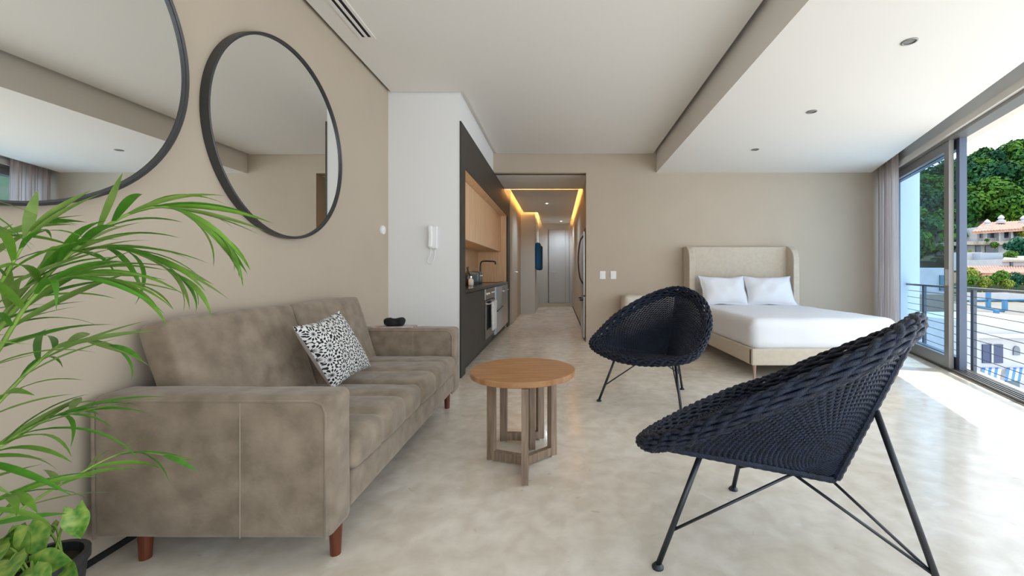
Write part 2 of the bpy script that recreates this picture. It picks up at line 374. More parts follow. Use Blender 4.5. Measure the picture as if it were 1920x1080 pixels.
# ------------------------------------------------------------------ ceiling fittings
def downlight(x, y, label):
    t = thing('downlight', label, 'downlight', (x, y, ZL), 0, 'recessed downlights')
    obj('rim', lathe([(0.034, -0.001), (0.047, -0.001), (0.047, -0.006), (0.034, -0.008)], 28, closed=True), mat('downlight_rim', (0.30, 0.29, 0.27), 0.4, 0.5), t, smooth=True)
    obj('bulb', lathe([(0.0335, -0.001), (0.025, -0.003)], 24), mat('downlight_lens', (0.25, 0.24, 0.22), 0.3), t)
def hall_lamp(x, y, label):
    t = thing('hall_downlight', label, 'downlight', (x, y, ZL), 0, 'lit hallway downlights')
    obj('rim', lathe([(0.030, -0.001), (0.042, -0.001), (0.042, -0.006), (0.030, -0.008)], 24, closed=True), M_plastic, t)
    obj('lens', lathe([(0.0295, -0.001), (0.024, -0.003)], 20), emis('hall_lamp_lens', (0.9, 0.95, 1.0), 12), t)
    ld_ = bpy.data.lights.new('hall_lamp', 'SPOT'); ld_.energy = 40; ld_.spot_size = math.radians(150); ld_.spot_blend = 0.8; ld_.color = (0.74, 0.88, 1.0); ld_.shadow_soft_size = 0.03
    lo = bpy.data.objects.new('lamp_light', ld_); COL.objects.link(lo); lo.parent = t; lo.location = (0, 0, -0.02)
hall_lamp(0.10, 12.55, 'small lit downlight in front of the door at the hallway end')
hall_lamp(-0.25, 9.3, 'small unseen downlight added halfway along the hallway ceiling')  # guessed fitting, added to brighten the middle of the hallway
downlight(2.30, 1.57, 'recessed round downlight nearest the viewer, seen only in the mirror')
downlight(2.38, 2.773, 'largest of the three round ceiling downlights, above the near woven chair')
downlight(2.47, 3.985, 'middle one of the three round ceiling downlights')
downlight(2.515, 5.22, 'smallest of the three round ceiling downlights, nearest the bed wall')
v = thing('air_vent', 'white linear slot air vent with two black slots in the ceiling', 'vent', (-1.505, 2.4, ZU))
for x0, x1 in ((-1.572, -1.546), (-1.520, -1.500), (-1.470, -1.445)):
    obj('vent_bar', box(x0, x1, 1.3, 3.235, ZU-0.008, ZU), M_ceil, v, world=True)
obj('vent_bar', box(-1.572, -1.445, 3.235, 3.26, ZU-0.008, ZU), M_ceil, v, world=True)
for x0, x1 in ((-1.546, -1.520), (-1.500, -1.470)):
    obj('slot', box(x0, x1, 1.3, 3.235, ZU-0.002, ZU), M_dark, v, world=True)

# ------------------------------------------------------------------ mirrors
def mirror(name, yc, zc, R, label, yaw, pitch):
    t = thing(name, label, 'mirror', (XL+R*math.sin(math.radians(yaw))+0.001, yc, zc-R), -math.radians(yaw)); t.rotation_euler.y = math.radians(pitch); t.location.x += 0.0
    ax = Matrix.Translation((0, 0, R)) @ Matrix.Rotation(math.pi/2, 4, 'Y')
    obj('frame', lathe([(R-0.016, 0.0), (R, 0.0), (R, 0.046), (R-0.005, 0.048), (R-0.009, 0.041), (R-0.016, 0.041)], 120, axis=ax, closed=True), M_frame, t, smooth=False)
    obj('mirror_glass', lathe([(R-0.0165, 0.001), (R-0.0165, 0.032)], 120, axis=ax), M_mirror, t)
mirror('wall_mirror', 1.208, 1.965, 0.662, 'large round mirror with dark metal frame, cut off by the left edge', 1.1, 0.28)
mirror('wall_mirror', 2.618, 1.927, 0.6135, 'round dark-framed mirror above the sofa back, the one fully in view', 0.45, 0.0)

# ------------------------------------------------------------------ small wall things
th = thing('thermostat', 'small round white wall thermostat near the column corner', 'thermostat', (XL, 4.087, 1.46))
obj('body', lathe([(0.045, 0), (0.045, 0.018), (0.038, 0.024)], 28, axis=Matrix.Translation((0, 0, 0.06)) @ Matrix.Rotation(math.pi/2, 4, 'Y')), M_plastic, th, smooth=False)
obj('dial', lathe([(0.022, 0.023), (0.020, 0.031)], 24, axis=Matrix.Translation((0, 0, 0.06)) @ Matrix.Rotation(math.pi/2, 4, 'Y')), M_plastic, th)
ic = thing('intercom_phone', 'white wall intercom handset on the pale column', 'intercom', (-1.286, 4.24, 1.34))
obj('cradle', box(-0.045, 0.045, -0.03, 0, 0.0, 0.235, bev=0.012), M_plastic, ic)
hs = obj('handset', soft_box(-0.042, -0.002, -0.062, -0.031, 0.015, 0.235, 0.012, n=4, fn=lambda p, n_: Vector((p.x, p.y-0.014*(abs((p.z-0.125)/0.11))**2+0.008, p.z))), M_plastic, ic, smooth=True)
obj('cord', tube(spline([(-0.02, -0.03, 0.0), (-0.03, -0.02, -0.06), (-0.055, -0.02, -0.13), (-0.02, -0.02, -0.155), (0.012, -0.02, -0.10), (0.02, -0.015, 0.0)], 8), 0.0045, 6), M_plastic, ic, smooth=True)
for i, (x, lab) in enumerate(((0.704, 'white light switch nearer the hallway opening'), (0.872, 'white light switch farther from the hallway opening'))):
    s = thing('light_switch', lab, 'switch', (x, YB, 0.99), 0, 'wall switches')
    obj('plate', box(-0.045, 0.045, -0.008, 0, 0, 0.125, bev=0.003), M_plastic, s)
    obj('rocker', box(-0.024, 0.024, -0.014, -0.008, 0.025, 0.10, bev=0.003), M_plastic, s)

# ------------------------------------------------------------------ kitchen
KY0, KY1, JY = 4.43, 8.18, 8.52
k = box(XK-0.016, XK, 4.235, KY0, 0, ZL); box(XK-0.016, XK, KY0, KY1, 2.22, ZL, k); box(XK-0.03, XK, KY1, JY, 0, ZL, k)
struct('trim_2', k, M_black)
struct('wall_kitchen', box(-1.80, -1.60, 4.40, KY1+0.02, 0, ZL), M_wood)
struct('trim_3', box(-1.60, XK-0.03, KY1, KY1+0.02, 0.0, ZL), M_wood)
struct('trim_4', box(-1.60, XK-0.016, KY0-0.02, KY0, 0.0, ZL), M_wood)
struct('trim_5', box(-1.60, XK-0.016, KY0, KY1, 2.22, 2.24), M_wood)
ncab = 5; cw = (KY1-KY0)/ncab
names = ['nearest the viewer', 'second from the viewer', 'in the middle of the row', 'fourth from the viewer', 'farthest from the viewer']
for i in range(ncab):
    y0 = KY0+i*cw
    t = thing('upper_cabinet', 'light oak kitchen wall cabinet %s' % names[i], 'cabinet', (-1.575, y0, 1.50), 0, 'oak wall cabinets')
    obj('body', box(-1.575, -1.162, y0+0.001, y0+cw-0.001, 1.50, 2.218), M_wood, t, world=True)
    obj('door', box(-1.160, -1.140, y0+0.002, y0+cw-0.002, 1.502, 2.216, bev=0.001), M_wood, t, world=True)
ls = thing('cabinet_light', 'warm light strip under the oak wall cabinets', 'light strip', (-1.5, 5.0, 1.49))
obj('housing', box(-1.53, -1.49, 4.7, 6.3, 1.488, 1.50), M_dark, ls, world=True)
obj('diffuser', box(-1.525, -1.495, 4.7, 6.3, 1.484, 1.488), emis('under_cabinet_led', (1.0, 0.62, 0.28), 22.0), ls, world=True)
wt_ = obj('worktop', box(-1.60, XK-0.001, KY0, KY1, 0.87, 0.91), M_counter); tag(wt_, 'black polished stone kitchen worktop', 'worktop')
def base_cab(y0, y1, label):
    t = thing('base_cabinet', label, 'cabinet', (-1.58, y0, 0), 0, 'black base cabinets')
    obj('body', box(-1.58, XK-0.022, y0, y1, 0.09, 0.868), M_black, t, world=True)
    obj('door', box(XK-0.022, XK-0.002, y0+0.002, y1-0.002, 0.10, 0.86, bev=0.001), M_black, t, world=True)
    obj('plinth', box(-1.52, XK-0.055, y0, y1, 0.0, 0.09), M_black, t, world=True)
base_cab(KY0, 4.83, 'black kitchen base cabinet next to the sofa end'); base_cab(4.83, 5.23, 'black kitchen base cabinet in the middle of three'); base_cab(5.23, 5.62, 'black kitchen base cabinet next to the oven')
ov = thing('oven', 'built-in stainless steel oven under the black worktop', 'oven', (-1.58, 5.62, 0))
obj('body', box(-1.58, XK-0.02, 5.622, 6.49, 0.09, 0.868), M_black, ov, world=True)
obj('plinth', box(-1.52, XK-0.055, 5.622, 6.49, 0.0, 0.09), M_black, ov, world=True)
dr = obj('door', box(XK-0.02, XK+0.004, 5.63, 6.48, 0.16, 0.70, bev=0.003), mat('oven_glass', (0.05, 0.045, 0.04), 0.12, 0.3), ov, world=True)
obj('control_panel', box(XK-0.02, XK+0.004, 5.63, 6.48, 0.71, 0.86, bev=0.003), M_steel, ov, world=True)
for y in (5.76, 5.90, 6.20, 6.34):
    obj('knob', lathe([(0.018, 0), (0.015, 0.02)], 16, axis=Matrix.Translation((XK+0.004, y, 0.79)) @ Matrix.Rotation(math.pi/2, 4, 'Y')), M_chrome, ov, world=True)
obj('handle', tube([(XK+0.004, 5.70, 0.655), (XK+0.05, 5.70, 0.655), (XK+0.05, 6.41, 0.655), (XK+0.004, 6.41, 0.655)], 0.009), M_chrome, dr, world=True)
tw = soft_box(XK+0.032, XK+0.068, 5.92, 6.28, 0.25, 0.672, 0.015, n=6, fn=lambda p, n_: p+Vector((0.006*math.sin(p.y*48)*(0.7-p.z)*2, 0, 0)))
o = obj('dish_towel', tw, mat('towel_cotton', (0.78, 0.75, 0.72), 0.95, col2=(0.62, 0.57, 0.55), scale=25), smooth=True); base_origin(o, (XK+0.05, 6.1, 0.25)); tag(o, 'pale cotton dish towel hanging from the oven handle', 'towel')
dw = thing('dishwasher', 'stainless steel appliance with a drawer front, right of the oven', 'dishwasher', (-1.58, 6.5, 0))
obj('body', box(-1.58, XK-0.02, 6.5, KY1-0.01, 0.06, 0.868), M_black, dw, world=True)
obj('door', box(XK-0.02, XK+0.012, 6.52, 7.25, 0.10, 0.86, bev=0.004), mat('pale_steel', (0.55, 0.62, 0.68), 0.35, 0.6), dw, world=True)
obj('door', box(XK-0.02, XK+0.006, 7.27, KY1-0.05, 0.10, 0.86, bev=0.004), M_steel, dw, world=True)
obj('handle', tube([(XK+0.01, 6.58, 0.47), (XK+0.035, 6.58, 0.47), (XK+0.035, 7.2, 0.50), (XK+0.01, 7.2, 0.50)], 0.009), M_blackmetal, dw, world=True)
obj('handle', tube([(XK+0.004, 7.35, 0.76), (XK+0.03, 7.35, 0.76), (XK+0.03, 8.05, 0.76), (XK+0.004, 8.05, 0.76)], 0.009), M_chrome, dw, world=True)
obj('plinth', box(-1.52, XK-0.055, 6.5, KY1-0.01, 0.0, 0.06), M_black, dw, world=True)
fa = thing('kitchen_faucet', 'tall black gooseneck faucet on the kitchen worktop', 'faucet', (-1.36, 7.2, 0.91))
obj('base', lathe([(0.028, 0), (0.028, 0.05), (0.018, 0.06)], 20), M_blackmetal, fa)
obj('spout', tube(spline([(0, 0, 0.05), (0, 0, 0.30), (0.01, 0.03, 0.365), (0.05, 0.12, 0.385), (0.16, 0.30, 0.385), (0.20, 0.36, 0.375), (0.205, 0.37, 0.33)], 8), 0.014, 10), M_blackmetal, fa, smooth=True)
obj('lever', tube([(0.0, 0, 0.09), (0.05, -0.02, 0.13)], 0.007, 8), M_blackmetal, fa)
ck = obj('cooktop', box(-1.52, -1.08, 7.3, 8.05, 0.91, 0.916, bev=0.002), mat('cooktop_glass', (0.006, 0.006, 0.007), 0.06)); tag(ck, 'black glass cooktop set on the worktop', 'cooktop')
tb = thing('toaster', 'blue-grey toaster on the worktop beside the faucet', 'toaster', (-1.36, 6.72, 0.91))
obj('body', soft_box(-0.10, 0.10, -0.16, 0.16, 0.008, 0.20, 0.04, n=5), mat('blue_grey_enamel', (0.07, 0.11, 0.135), 0.3), tb, smooth=True)
obj('slot', box(-0.03, 0.03, -0.11, 0.11, 0.199, 0.203), M_dark, tb); obj('lever', box(0.10, 0.125, -0.015, 0.015, 0.12, 0.14, bev=0.003), M_chrome, tb)
for i, (x, y, h, c, lab) in enumerate(((-1.30, 5.90, 0.26, (0.02, 0.02, 0.02), 'dark bottle with a black pump on the worktop near end'), (-1.20, 5.66, 0.13, (0.55, 0.56, 0.55), 'short clear jar beside the dark bottle on the worktop'))):
    t = thing('worktop_bottle', lab, 'bottle', (x, y, 0.91), 0)
    obj('glass_body', lathe([(0.030, 0), (0.036, 0.01), (0.036, h*0.62), (0.016, h*0.78), (0.013, h*0.9)], 20), mat('bottle_%d' % i, c, 0.1), t, smooth=True)
    obj('cap', lathe([(0.018, h*0.88), (0.018, h), (0.014, h*1.03)], 16), M_blackmetal if i == 0 else M_chrome, t)
# fridge in the hall recess
fr = thing('refrigerator', 'grey refrigerator with bowed handle just inside the hallway', 'refrigerator', (0.78, 7.03, 0))
obj('body', box(XH-0.03, 1.10, 6.64, 7.42, 0.0, 1.76), mat('fridge_side', (0.03, 0.032, 0.035), 0.4), fr, world=True)
obj('upper_door', box(XH-0.055, XH-0.03, 6.64, 7.42, 0.72, 1.76, bev=0.006), M_steel, fr, world=True)
obj('freezer_door', box(XH-0.055, XH-0.03, 6.64, 7.42, 0.03, 0.70, bev=0.006), M_steel, fr, world=True)
obj('bow_handle', tube(spline([(XH-0.05, 6.72, 1.70), (XH-0.11, 6.72, 1.58), (XH-0.135, 6.72, 1.30), (XH-0.11, 6.72, 1.02), (XH-0.05, 6.72, 0.90)], 8), 0.012, 8), M_blackmetal, fr, world=True, smooth=True)
obj('drawer_handle', tube([(XH-0.05, 6.70, 0.64), (XH-0.10, 6.70, 0.64), (XH-0.10, 7.32, 0.64), (XH-0.05, 7.32, 0.64)], 0.013), M_blackmetal, fr, world=True)
# blue garments hanging in the hall
for i, (x, y, z0, z1) in enumerate(((-0.525, 10.98, 1.17, 1.88), (-0.50, 11.5, 1.15, 1.84))):
    t = thing('hanging_garment', ('blue cloth garment hanging nearer on the hallway wall', 'darker blue cloth garment hanging behind the nearer one')[i], 'garment', (-0.605, y, z0))
    rnd = random.Random(i)
    obj('cloth', soft_box(-0.595, -0.47+i*0.03, y-0.16, y+0.16, z0, z1, 0.05, n=10, fn=lambda p, n_: p+Vector((0.012*math.sin(p.y*45), 0.008*math.sin(p.z*9), 0))), mat('blue_cloth_%d' % i, ((0.012, 0.10, 0.23), (0.008, 0.06, 0.15))[i], 0.85), t, world=True, smooth=True)
    obj('hook', tube([(-0.605, y, z1+0.04), (-0.55, y, z1+0.04), (-0.54, y, z1-0.02)], 0.008), M_chrome, t, world=True)

# ------------------------------------------------------------------ sofa
so = thing('sofa', 'taupe suede sofa with square arms and red-brown tapered legs', 'sofa', (-1.28, 2.48, 0))
SY0, SY1, SY2, SY3 = 1.50, 1.656, 3.29, 3.46
XF = -0.83
def wob(a, s):
    return lambda p, n_: p+n_*(a*noise.noise(p*s))
def arm_fn(p, n_):
    q = p+n_*0.004*noise.noise(p*5)
    return q
for (a, b_) in ((SY0, SY1), (SY2, SY3)):
    arm = obj('arm', soft_box(-1.715, XF, a, b_, 0.115, 0.645, 0.032, n=10, nx=22, nz=14, ny=5, fn=arm_fn), M_leather, so, world=True, smooth=True)
    for yy in (a+0.002, b_-0.002):
        pts = [(-1.70, yy, 0.12), (-1.705, yy, 0.585), (-1.69, yy, 0.618), (-1.66, yy, 0.626), (-0.90, yy, 0.626), (-0.865, yy, 0.612), (-0.852, yy, 0.58), (-0.852, yy, 0.12)]
        obj('piping', tube(pts, 0.006, 8), M_leather, arm, world=True, smooth=True)
    obj('seam', tube([(-1.165, a+0.0005, 0.125), (-1.165, a+0.0005, 0.625)], 0.0022, 6), M_seam, arm, world=True)
def seat_fn(y0, y1):
    ch = 3
    def fn(p, n_):
        f = (p.y-y0)/(y1-y0)*ch; g = abs(f-round(f))           # distance to a channel seam
        e = 1-math.exp(-(g/0.10)**2)
        g2 = abs(p.x+1.03); e2 = 1-math.exp(-(g2/0.02)**2)
        up = max(0, n_.z)
        puff = 0.018*math.sin(math.pi*min(1, max(0, (p.y-y0)/(y1-y0))))
        return p+Vector((max(0, n_.x)*(0.012*(e-1)+0.010*math.sin(math.pi*max(0, min(1, f/ch)))), 0, up*(0.020*(e-1)+puff+0.006*noise.noise(p*7))))
    return fn
for y0, y1 in ((SY1+0.004, 2.474), (2.478, SY2-0.004)):
    obj('seat_cushion', soft_box(-1.52, -0.815, y0, y1, 0.285, 0.432, 0.045, n=14, nx=18, ny=40, nz=6, fn=seat_fn(y0, y1)), M_leather, so, world=True, smooth=True)
obj('base_rail', soft_box(-1.66, -0.835, SY1+0.002, SY2-0.002, 0.150, 0.287, 0.015, n=8), M_leather, so, world=True, smooth=True)
tilt = math.atan2(0.16, 0.50)
for y0, y1 in ((SY1+0.01, 2.474), (2.478, SY2-0.01)):
    mt = Matrix.Translation((-1.445, 0, 0.43)) @ Matrix.Rotation(-tilt, 4, 'Y')
    def bfn(p, n_):
        yy = (p.y-y0)/(y1-y0); zz = p.z/0.52
        pf = 0.018*math.sin(math.pi*max(0, min(1, yy)))*math.sin(math.pi*max(0, min(1, zz)))
        return p+Vector((max(0, n_.x)*pf, 0, max(0, n_.z)*0.008*math.sin(math.pi*max(0, min(1, yy)))))+n_*0.004*noise.noise(p*6)
    obj('back_cushion', soft_box(-0.135, 0.0, y0, y1, -0.10, 0.505, 0.03, n=12, ny=22, nz=16, nx=4, fn=bfn, mtx=mt), M_leather, so, world=True, smooth=True)
for x, y in ((-0.868, 1.60), (-1.585, 1.575), (-0.895, 3.31), (-1.585, 3.38)):
    obj('leg', lathe([(0.019, 0), (0.027, 0.17)], 20, axis=Matrix.Translation((x, y, 0))), M_leg, so, world=True, smooth=False)
# patterned scatter cushion
def pattern_mat():
    m = bpy.data.materials.new('starburst_print'); m.use_nodes = True; n = m.node_tree.nodes; l = m.node_tree.links; b = n['Principled BSDF']; b.inputs['Roughness'].default_value = 0.9
    t = n.new('ShaderNodeTexCoord'); sx = n.new('ShaderNodeSeparateXYZ'); cx = n.new('ShaderNodeCombineXYZ')
    l.new(t.outputs['Object'], sx.inputs[0]); l.new(sx.outputs['Y'], cx.inputs['X']); l.new(sx.outputs['Z'], cx.inputs['Y'])
    sc = n.new('ShaderNodeVectorMath'); sc.operation = 'SCALE'; sc.inputs['Scale'].default_value = 14.0; l.new(cx.outputs[0], sc.inputs[0])
    vo = n.new('ShaderNodeTexVoronoi'); vo.voronoi_dimensions = '2D'; vo.inputs['Scale'].default_value = 1.0; vo.inputs['Randomness'].default_value = 0.55; l.new(sc.outputs[0], vo.inputs['Vector'])
    sb = n.new('ShaderNodeVectorMath'); sb.operation = 'SUBTRACT'; l.new(sc.outputs[0], sb.inputs[0]); l.new(vo.outputs['Position'], sb.inputs[1])
    s2 = n.new('ShaderNodeSeparateXYZ'); l.new(sb.outputs[0], s2.inputs[0])
    def mth(op, a, c=None):
        x = n.new('ShaderNodeMath'); x.operation = op
        for i, q in enumerate((a, c)):
            if q is None: continue
            if isinstance(q, (int, float)): x.inputs[i].default_value = q
            else: l.new(q, x.inputs[i])
        return x.outputs[0]
    ang = mth('ARCTAN2', s2.outputs['Y'], s2.outputs['X'])
    pet = mth('SINE', mth('MULTIPLY', ang, 13)); d = vo.outputs['Distance']
    ring = mth('SINE', mth('MULTIPLY', d, 21.0))
    v_ = mth('ADD', pet, mth('MULTIPLY', ring, 0.85))
    core = mth('LESS_THAN', d, 0.07)
    blk = mth('MAXIMUM', mth('GREATER_THAN', v_, 0.15), core)
    mx = n.new('ShaderNodeMix'); mx.data_type = 'RGBA'; l.new(blk, mx.inputs[0]); mx.inputs[6].default_value = (0.72, 0.71, 0.68, 1); mx.inputs[7].default_value = (0.015, 0.015, 0.017, 1)
    l.new(mx.outputs[2], b.inputs['Base Color']); return m
def pillow_bm(w, h, th, n=26, flange=0.0, fn=None, sq=0.5, ear=0.07):
    """pillow standing in the YZ plane, thickness along X"""
    bm = B(); front = []; back = []
    for j in range(n+1):
        r1 = []; r2 = []
        for i in range(n+1):
            u = i/n*2-1; v = j/n*2-1
            pin = 1-ear*(1-v*v)*abs(u)**3; pin2 = 1-ear*1.3*(1-u*u)*abs(v)**3
            y = u*w/2*pin; z = v*h/2*pin2
            uu = min(1, abs(u)/(1-flange)); vv = min(1, abs(v)/(1-flange))
            x = th/2*((1-uu**2.6)*(1-vv**2.6))**sq+0.002
            p = Vector((x, y, z)); q = Vector((-x, y, z))
            if fn: p = fn(p); q = fn(q)
            edge = i in (0, n) or j in (0, n)
            a = bm.verts.new(p); r1.append(a); r2.append(a if edge else bm.verts.new(q))
        front.append(r1); back.append(r2)
    for j in range(n):
        for i in range(n):
            bm.faces.new((front[j][i], front[j][i+1], front[j+1][i+1], front[j+1][i]))
            q = [back[j][i], back[j+1][i], back[j+1][i+1], back[j][i+1]]
            bm.faces.new(q)
    bmesh.ops.recalc_face_normals(bm, faces=bm.faces); return bm
cp = thing('scatter_cushion', 'white scatter cushion with black starburst print on the sofa', 'cushion', (-1.30, 2.40, 0.455))
PM = Matrix.Translation((0.0, 0.0, 0.195)) @ Matrix.Rotation(math.radians(-16), 4, 'Y') @ Matrix.Rotation(math.radians(-6), 4, 'Z') @ Matrix.Rotation(math.radians(5), 4, 'X') @ Matrix(((1, 0, 0, 0), (0, 1, -0.30, 0), (0, 0, 1, 0), (0, 0, 0, 1)))
full = pillow_bm(0.40, 0.41, 0.13)
fb = full.copy(); 
bmesh.ops.delete(full, geom=[f for f in full.faces if f.normal.x < 0], context='FACES')
bmesh.ops.delete(fb, geom=[f for f in fb.faces if f.normal.x >= 0], context='FACES')
bmesh.ops.transform(full, matrix=PM, verts=full.verts); bmesh.ops.transform(fb, matrix=PM, verts=fb.verts)
a = obj('printed_front', full, pattern_mat(), cp, smooth=True)
a = obj('plain_back', fb, mat('cushion_back', (0.68, 0.64, 0.64), 0.9), cp, smooth=True)
# things lying on the far arm
mg = obj('magazine', box(-1.52, -1.18, 3.315, 3.44, 0.646, 0.656, bev=0.002), mat('magazine_print', (0.42, 0.22, 0.20), 0.5, col2=(0.65, 0.60, 0.55), scale=14)); base_origin(mg, (-1.35, 3.38, 0.646)); tag(mg, 'thin reddish magazine lying on the far sofa arm', 'magazine')
cap = soft_box(-1.43, -1.27, 3.325, 3.43, 0.660, 0.715, 0.024, n=8, fn=lambda p, n_: p+n_*0.016*noise.noise(p*22)); o = obj('black_cloth', cap, mat('black_cotton', (0.01, 0.01, 0.012), 0.9), smooth=True); base_origin(o, (-1.35, 3.38, 0.657)); tag(o, 'small crumpled black cloth on top of the magazine', 'cloth')

# ------------------------------------------------------------------ coffee table
TC = Vector((-0.205, 2.415, 0)); TZ = 0.53; TR = 0.307
ta = thing('coffee_table', 'round walnut side table with straight wooden legs in front of the sofa', 'table', TC)
obj('table_top', lathe([(TR-0.004, TZ-0.032), (TR, TZ-0.028), (TR, TZ-0.004), (TR-0.004, TZ)], 72), M_walnut_t, ta)
def bar(a, b_, w_, z0, z1, bm):
    a = Vector(a); b_ = Vector(b_); d = (b_-a).normalized(); s = Vector((-d.y, d.x))*w_/2
    return prism([tuple(a-s), tuple(b_-s), tuple(b_+s), tuple(a+s)], z0, z1, bm)
for J, ps in ((Vector((-0.180, 2.325)), [(-0.170, 2.118), (-0.388, 2.40), (-0.035, 2.455)]), (Vector((-0.195, 2.655)), [(-0.162, 2.54), (-0.352, 2.665), (-0.118, 2.70)])):
    for p in ps:
        q = Vector(p); ang = math.atan2(q.y-J.y, q.x-J.x)
        d = (q-J).normalized(); s = Vector((-d.y, d.x))*0.018
        c = [q-d*0.022-s, q+d*0.022-s, q+d*0.022+s, q-d*0.022+s]
        lg = obj('leg', prism([tuple(v_-TC.xy) for v_ in c], 0.006, TZ-0.032), M_walnut, ta)
        obj('glide', cyl((q.x-TC.x, q.y-TC.y, 0), 0.013, 0.006, 14), M_plastic, lg)
        obj('stretcher', bar(tuple(J-TC.xy), tuple(q-d*0.02-TC.xy), 0.034, 0.012, 0.058, None), M_walnut, ta)

# ------------------------------------------------------------------ woven rope chairs
TIP = 0.444
rim_ctrl = [(0, -0.705, 0.925), (0.24, -0.62, 0.85), (0.405, -0.38, 0.70), (0.452, -0.16, 0.56), (0.425, 0.0, 0.478), (0.24, 0.085, 0.435), (0, 0.115, 0.418),
            (-0.24, 0.085, 0.435), (-0.425, 0.0, 0.478), (-0.452, -0.16, 0.56), (-0.405, -0.38, 0.70), (-0.24, -0.62, 0.85)]
RN = 40; RIM = spline(rim_ctrl, RN, closed=True); NR = len(RIM)
APX = Vector((0, -0.49, 0.365))
corner = [0, 4*RN, 8*RN, 12*RN]
def chord(i):
    i %= NR
    for a, b_ in ((0, 4*RN), (4*RN, 8*RN), (8*RN, 12*RN)):
        if a <= i < b_:
            f = (i-a)/(b_-a); f = f; return RIM[a].lerp(RIM[b_ % NR], f)
def SURF(fi, v_):
    i = int(math.floor(fi)); f = fi-i
    r = RIM[i % NR].lerp(RIM[(i+1) % NR], f); c = chord(i).lerp(chord(i+1), f) if (i+1) % (4*RN) else chord(i).lerp(RIM[(i+1) % NR], f)
    wgt = v_**1.3
    return APX+(c.lerp(r, wgt)-APX)*v_
def SNRM(fi, v_):
    a = SURF(fi+1.5, v_)-SURF(fi-1.5, v_); b_ = SURF(fi, min(1, v_+0.02))-SURF(fi, max(0.001, v_-0.02))
    n_ = a.cross(b_); return n_.normalized() if n_.length > 1e-9 else Vector((0, 0, 1))
def build_chair():
    t = thing('rope_chair', 'x', 'chair')
    # weft strands that run round the shell, over and under the radial warps
    NW = 108; rows = 58
    bm = B()
    for r in range(rows):
        v_ = 0.05+0.93*r/(rows-1)
        ns = NW*3 if v_ > 0.45 else (NW*2 if v_ > 0.2 else NW)
        pts = []
        for s in range(ns):
            fi = s/ns*NR; ph = s/ns*NW*math.pi
            off = 0.0048*math.sin(ph+(r % 2)*math.pi)*min(1, v_*1.6)
            pts.append(SURF(fi, v_)+SNRM(fi, v_)*off)
        tube(pts, 0.0049, 4, bm, closed=True)
    sh = obj('woven_shell', bm, M_rope, t, smooth=True)
    bm = B()
    for k in range(NW):
        fi = (k+0.5)/NW*NR
        tube([SURF(fi, 0.05+0.93*j/9) for j in range(10)], [0.0015+0.003*j/9 for j in range(10)], 4, bm)
    obj('warp_strands', bm, M_rope, t, smooth=True)
    # creases
    for ci in (0, 4*RN, 8*RN):
        cv = RIM[ci]; outd = Vector((0, 0, -0.006)) if ci else Vector((0, -0.006, 0))
        pts = [APX.lerp(cv, 0.0+j/40)+outd+Vector((0.0015*(j % 2), 0, 0)) for j in range(40)]
        obj('edge_binding', tube(pts, [0.013+0.0022*(j % 2) for j in range(40)], 8), M_rope, t, smooth=False)
    # thick rolled rim: a bundle of twisted ropes
    for k in range(13):
        pts = []; ns = 400
        for s in range(ns):
            fi = s/ns*NR; p = SURF(fi, 1.0); tg = (SURF(fi+1.5, 1)-SURF(fi-1.5, 1)).normalized()
            inn = (SURF(fi, 0.93)-p); inn = (inn-tg*inn.dot(tg)).normalized(); nn = tg.cross(inn)
            a = 2*math.pi*k/13+0.13*math.sin(s/ns*2*math.pi*31+k*2.1)
            rr = 0.029+0.0032*math.sin(s/ns*2*math.pi*62+k*2.4)
            pts.append(p+(inn*math.cos(a)*1.35+nn*math.sin(a)*0.8)*rr)
        obj('rim_rope', tube(pts, 0.0082, 6, closed=True), M_rope, t, smooth=True)
    # legs and braces
    FT = {1: Vector((0.375, 0, 0)), -1: Vector((-0.375, 0, 0)), 0: Vector((0, -0.80, 0))}
    tip = RIM[4*RN]
    def crease(kf, s): q = Vector((tip.x*s, tip.y, tip.z)); return q.lerp(APX, kf)
    tops = {1: Vector((0.255, -0.12, 0.44)), -1: Vector((-0.255, -0.12, 0.44)), 0: APX.lerp(RIM[0], 0.48)+Vector((0, -0.015, 0))}
    for s in (1, -1, 0):
        lg = obj('leg', tube([FT[s]+Vector((0, 0, 0.008)), tops[s]], 0.0105, 12), M_blackmetal, t, smooth=True)
        obj('foot', lathe([(0.022, 0), (0.022, 0.006), (0.013, 0.016)], 18, axis=Matrix.Translation(FT[s])), M_blackmetal, lg)
    for s in (1, -1):
        e = crease(0.78, s)+Vector((0, 0, -0.012))
        obj('brace', tube([FT[s].lerp(tops[s], 0.31), e], 0.0055, 8), M_blackmetal, t, smooth=True)
        obj('brace', tube([FT[0].lerp(tops[0], 0.24), e], 0.0055, 8), M_blackmetal, t, smooth=True)
    return t
c1 = build_chair()
def set_chair(o, mid, fwd):
    o.location = (mid[0], mid[1], 0); o.rotation_euler = (0, 0, math.atan2(fwd[1], fwd[0])-math.pi/2)
set_chair(c1, (0.629, 1.797), (-0.727, 0.686))
tag(c1, 'black woven rope lounge chair nearest the viewer, seen from behind', 'chair', 'woven rope chairs')
c2 = copy_tree(c1); set_chair(c2, (0.63, 3.24), (-0.667, -0.745))
tag(c2, 'black woven rope lounge chair between the round table and the bed', 'chair', 'woven rope chairs')

